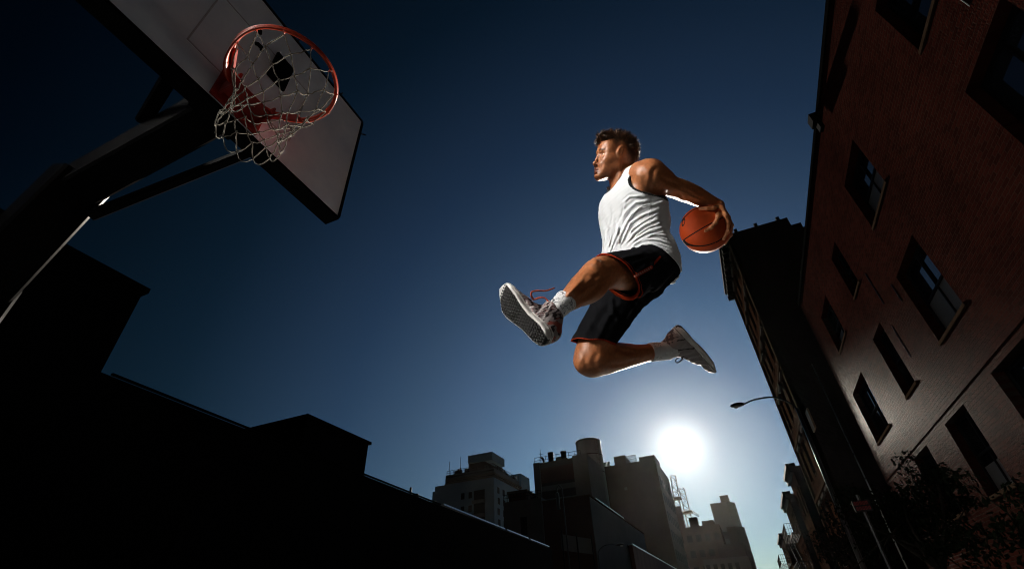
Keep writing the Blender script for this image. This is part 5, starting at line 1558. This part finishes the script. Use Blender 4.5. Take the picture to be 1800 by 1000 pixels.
# small red lettered sign among the leaves
SY = 11.6
p = on_y(1516, 888, SY)
o = empty('sign', (p[0], SY, .12), 'small dark sign with worn red lettering among the street tree leaves', 'sign')
MB().box(p[0] - .15, p[0] + .15, SY, SY + .03, p[2] - .10, p[2] + .10).build('sign_board', M_FRAME, o, bevel=.01)
m = MB()
for row, z in enumerate((p[2] + .012, p[2] - .075)):
    for i in range(5):
        xx = p[0] - .13 + i * .050 + row * .010
        m.box(xx, xx + .012, SY - .015, SY - .002, z, z + .062); m.box(xx + .024, xx + .036, SY - .015, SY - .002, z, z + .062)
        m.box(xx + .0125, xx + .0235, SY - .015, SY - .002, z + (0 if (i + row) % 2 else .048), z + (.014 if (i + row) % 2 else .062))
m.build('lettering', mottled('red_letter', (.09, .004, .006), (.13, .008, .010), 20), o)
MB().tube([(p[0], SY + .06, .13), (p[0], SY + .06, p[2] + .2)], .03, 8).build('post', M_POLE, o)
# ---- added reflector, unseen behind the camera: its steel panel throws sun onto the player
HC_ = np.array([-3.0, -2.6, 5.2]); aim = np.array([.10, 1.78, 2.78])
hn = unit(unit(aim - HC_) + unit(ray(1195, 785)))
hx = unit(np.cross((0, 0, 1), hn)); hy = np.cross(hn, hx)
addition = empty('sun_reflector', (HC_[0], HC_[1], 0), 'added brushed steel reflector, unseen behind the camera, throwing sun onto the player', 'reflector')
M_STEEL = mottled('brushed_steel', (.78, .85, .95), (.84, .91, .99), 6, rough=.34, metal=1.0, spec=.5, bump=.05, bscale=20, bdist=.01, stretch=(1, 1, .1))
m = MB()
HW, HH = 1.6, 2.1
vs = [HC_ + hx * sx * HW + hy * sy * HH - hn * d for d in (0, .10) for sx, sy in ((-1, -1), (1, -1), (1, 1), (-1, 1))]
m.add(vs, [(0, 1, 2, 3), (7, 6, 5, 4), (0, 4, 5, 1), (1, 5, 6, 2), (2, 6, 7, 3), (3, 7, 4, 0)])
m.build('reflector_panel', M_STEEL, addition)
m = MB()
for sx in (-1, 1):
    q = HC_ + hx * sx * (HW - .1) - hn * .20
    m.bar((q[0], q[1], 0), (q[0], q[1], HC_[2] + HH - .1), .12)
m.bar(HC_ - hx * HW - hn * .16 + hy * 1.0, HC_ + hx * HW - hn * .16 + hy * 1.0, .1)
m.bar(HC_ - hx * HW - hn * .16 - hy * 1.0, HC_ + hx * HW - hn * .16 - hy * 1.0, .1)
m.build('frame', M_FRAME, addition)
# ---- thin evening haze, brightest looking towards the sun
hm = bpy.data.materials.new('haze'); hm.use_nodes = True; hm.node_tree.nodes.clear()
ho = node(hm.node_tree, 'ShaderNodeOutputMaterial'); hv_ = node(hm.node_tree, 'ShaderNodeVolumePrincipled')
hv_.inputs['Color'].default_value = (.94, .93, .93, 1); hv_.inputs['Density'].default_value = .000013; hv_.inputs['Anisotropy'].default_value = .88
hm.node_tree.links.new(hv_.outputs[0], ho.inputs['Volume'])
tag(MB().box(-160, 120, -40, 260, -1.2, 62).build('haze', hm), kind='stuff')
# ================================================================== light, sky, camera
SUN = unit(ray(1195, 785))
sun_el = math.asin(SUN[2]); sun_az = math.atan2(SUN[0], SUN[1])       # azimuth from +Y towards +X
sl = bpy.data.lights.new('sun', 'SUN'); sl.energy = 2.4; sl.angle = math.radians(.5); sl.color = (1.0, .90, .76)
so = bpy.data.objects.new('sun', sl); COL.objects.link(so)
so.rotation_euler = Vector(SUN).to_track_quat('Z', 'Y').to_euler(); so.location = (0, 0, 60)

wd = bpy.data.worlds.new('World'); SC.world = wd; wd.use_nodes = True
nt = wd.node_tree; nt.nodes.clear()
out = node(nt, 'ShaderNodeOutputWorld'); bg = node(nt, 'ShaderNodeBackground')
sky = node(nt, 'ShaderNodeTexSky', sky_type='NISHITA')
sky.sun_disc = False; sky.sun_elevation = sun_el; sky.sun_rotation = sun_az
sky.altitude = 0; sky.air_density = 1.0; sky.dust_density = 0.4; sky.ozone_density = 2.0
bg.inputs['Strength'].default_value = .05
# hand-fitted ramp paints the sky darker away from the sun, lens vignette included, and the sun sits in a bright aureole
tc = node(nt, 'ShaderNodeTexCoord')
dp = node(nt, 'ShaderNodeVectorMath', operation='DOT_PRODUCT'); dp.inputs[1].default_value = tuple(SUN)
nz = node(nt, 'ShaderNodeVectorMath', operation='NORMALIZE'); nt.links.new(tc.outputs['Generated'], nz.inputs[0]); nt.links.new(nz.outputs[0], dp.inputs[0])
ac = node(nt, 'ShaderNodeMath', operation='ARCCOSINE'); ac.use_clamp = False
cl = node(nt, 'ShaderNodeClamp'); cl.inputs['Min'].default_value = -1; cl.inputs['Max'].default_value = .999999
nt.links.new(dp.outputs['Value'], cl.inputs[0]); nt.links.new(cl.outputs[0], ac.inputs[0])
dg = node(nt, 'ShaderNodeMath', operation='MULTIPLY'); dg.inputs[1].default_value = 180 / PI / 90; nt.links.new(ac.outputs[0], dg.inputs[0])
rp = node(nt, 'ShaderNodeValToRGB'); rp.color_ramp.interpolation = 'EASE'
ST = [(0, .24, .345, .45), (6, .235, .345, .45), (10, .19, .29, .40), (16, .185, .30, .40), (24, .185, .26, .33), (30, .150, .212, .258), (38, .098, .148, .192),
      (43, .085, .127, .16), (54, .030, .062, .076), (62, .018, .040, .048), (75, .001, .011, .017), (90, .001, .006, .010)]
el = rp.color_ramp.elements
while len(el) < len(ST): el.new(.5)
for e, q in zip(el, ST): e.position = q[0] / 90; e.color = (q[1] * .5, q[2] * .5, q[3] * .5, 1)
nt.links.new(dg.outputs[0], rp.inputs[0])
rp.color_ramp.interpolation = 'LINEAR'
mu = node(nt, 'ShaderNodeVectorMath', operation='MULTIPLY'); nt.links.new(sky.outputs[0], mu.inputs[0]); nt.links.new(rp.outputs[0], mu.inputs[1])
def glow(width, power, amp):
    a = node(nt, 'ShaderNodeMath', operation='MULTIPLY'); a.inputs[1].default_value = 90.0 / width; nt.links.new(dg.outputs[0], a.inputs[0])
    b = node(nt, 'ShaderNodeMath', operation='POWER'); b.inputs[1].default_value = power; nt.links.new(a.outputs[0], b.inputs[0])
    c = node(nt, 'ShaderNodeMath', operation='MULTIPLY'); c.inputs[1].default_value = -1; nt.links.new(b.outputs[0], c.inputs[0])
    d = node(nt, 'ShaderNodeMath', operation='EXPONENT'); nt.links.new(c.outputs[0], d.inputs[0])
    e = node(nt, 'ShaderNodeMath', operation='MULTIPLY'); e.inputs[1].default_value = amp / .05; nt.links.new(d.outputs[0], e.inputs[0])
    return e
g1, g2 = glow(1.35, 1, .55), glow(3.6, 1, .02)
gs = node(nt, 'ShaderNodeMath', operation='ADD'); nt.links.new(g1.outputs[0], gs.inputs[0]); nt.links.new(g2.outputs[0], gs.inputs[1])
gc = node(nt, 'ShaderNodeVectorMath', operation='SCALE'); gc.inputs[0].default_value = (1.0, .985, .94); nt.links.new(gs.outputs[0], gc.inputs['Scale'])
su = node(nt, 'ShaderNodeVectorMath', operation='ADD'); nt.links.new(mu.outputs[0], su.inputs[0]); nt.links.new(gc.outputs[0], su.inputs[1])
nt.links.new(su.outputs[0], bg.inputs[0])
nt.links.new(bg.outputs[0], out.inputs[0])

cd = bpy.data.cameras.new('camera'); co = bpy.data.objects.new('camera', cd); COL.objects.link(co)
cd.sensor_width = 36; cd.lens = 36 * F / 1800; cd.clip_start = .05; cd.clip_end = 5000
M = Matrix([[RC[i][j] for j in range(3)] + [CAM[i]] for i in range(3)] + [[0, 0, 0, 1]])
co.matrix_world = M
SC.camera = co
SC.render.resolution_x = 1024; SC.render.resolution_y = 568
SC.view_settings.view_transform = 'Standard'; SC.view_settings.look = 'None'; SC.view_settings.gamma = 1
SC.view_settings.exposure = 2.0
try:
    SC.cycles.use_denoising = True; SC.cycles.denoiser = 'OPENIMAGEDENOISE'
    SC.cycles.max_bounces = 6; SC.cycles.filter_width = 1.05; SC.cycles.sample_clamp_indirect = 16; SC.cycles.blur_glossy = 0.1
except Exception: pass
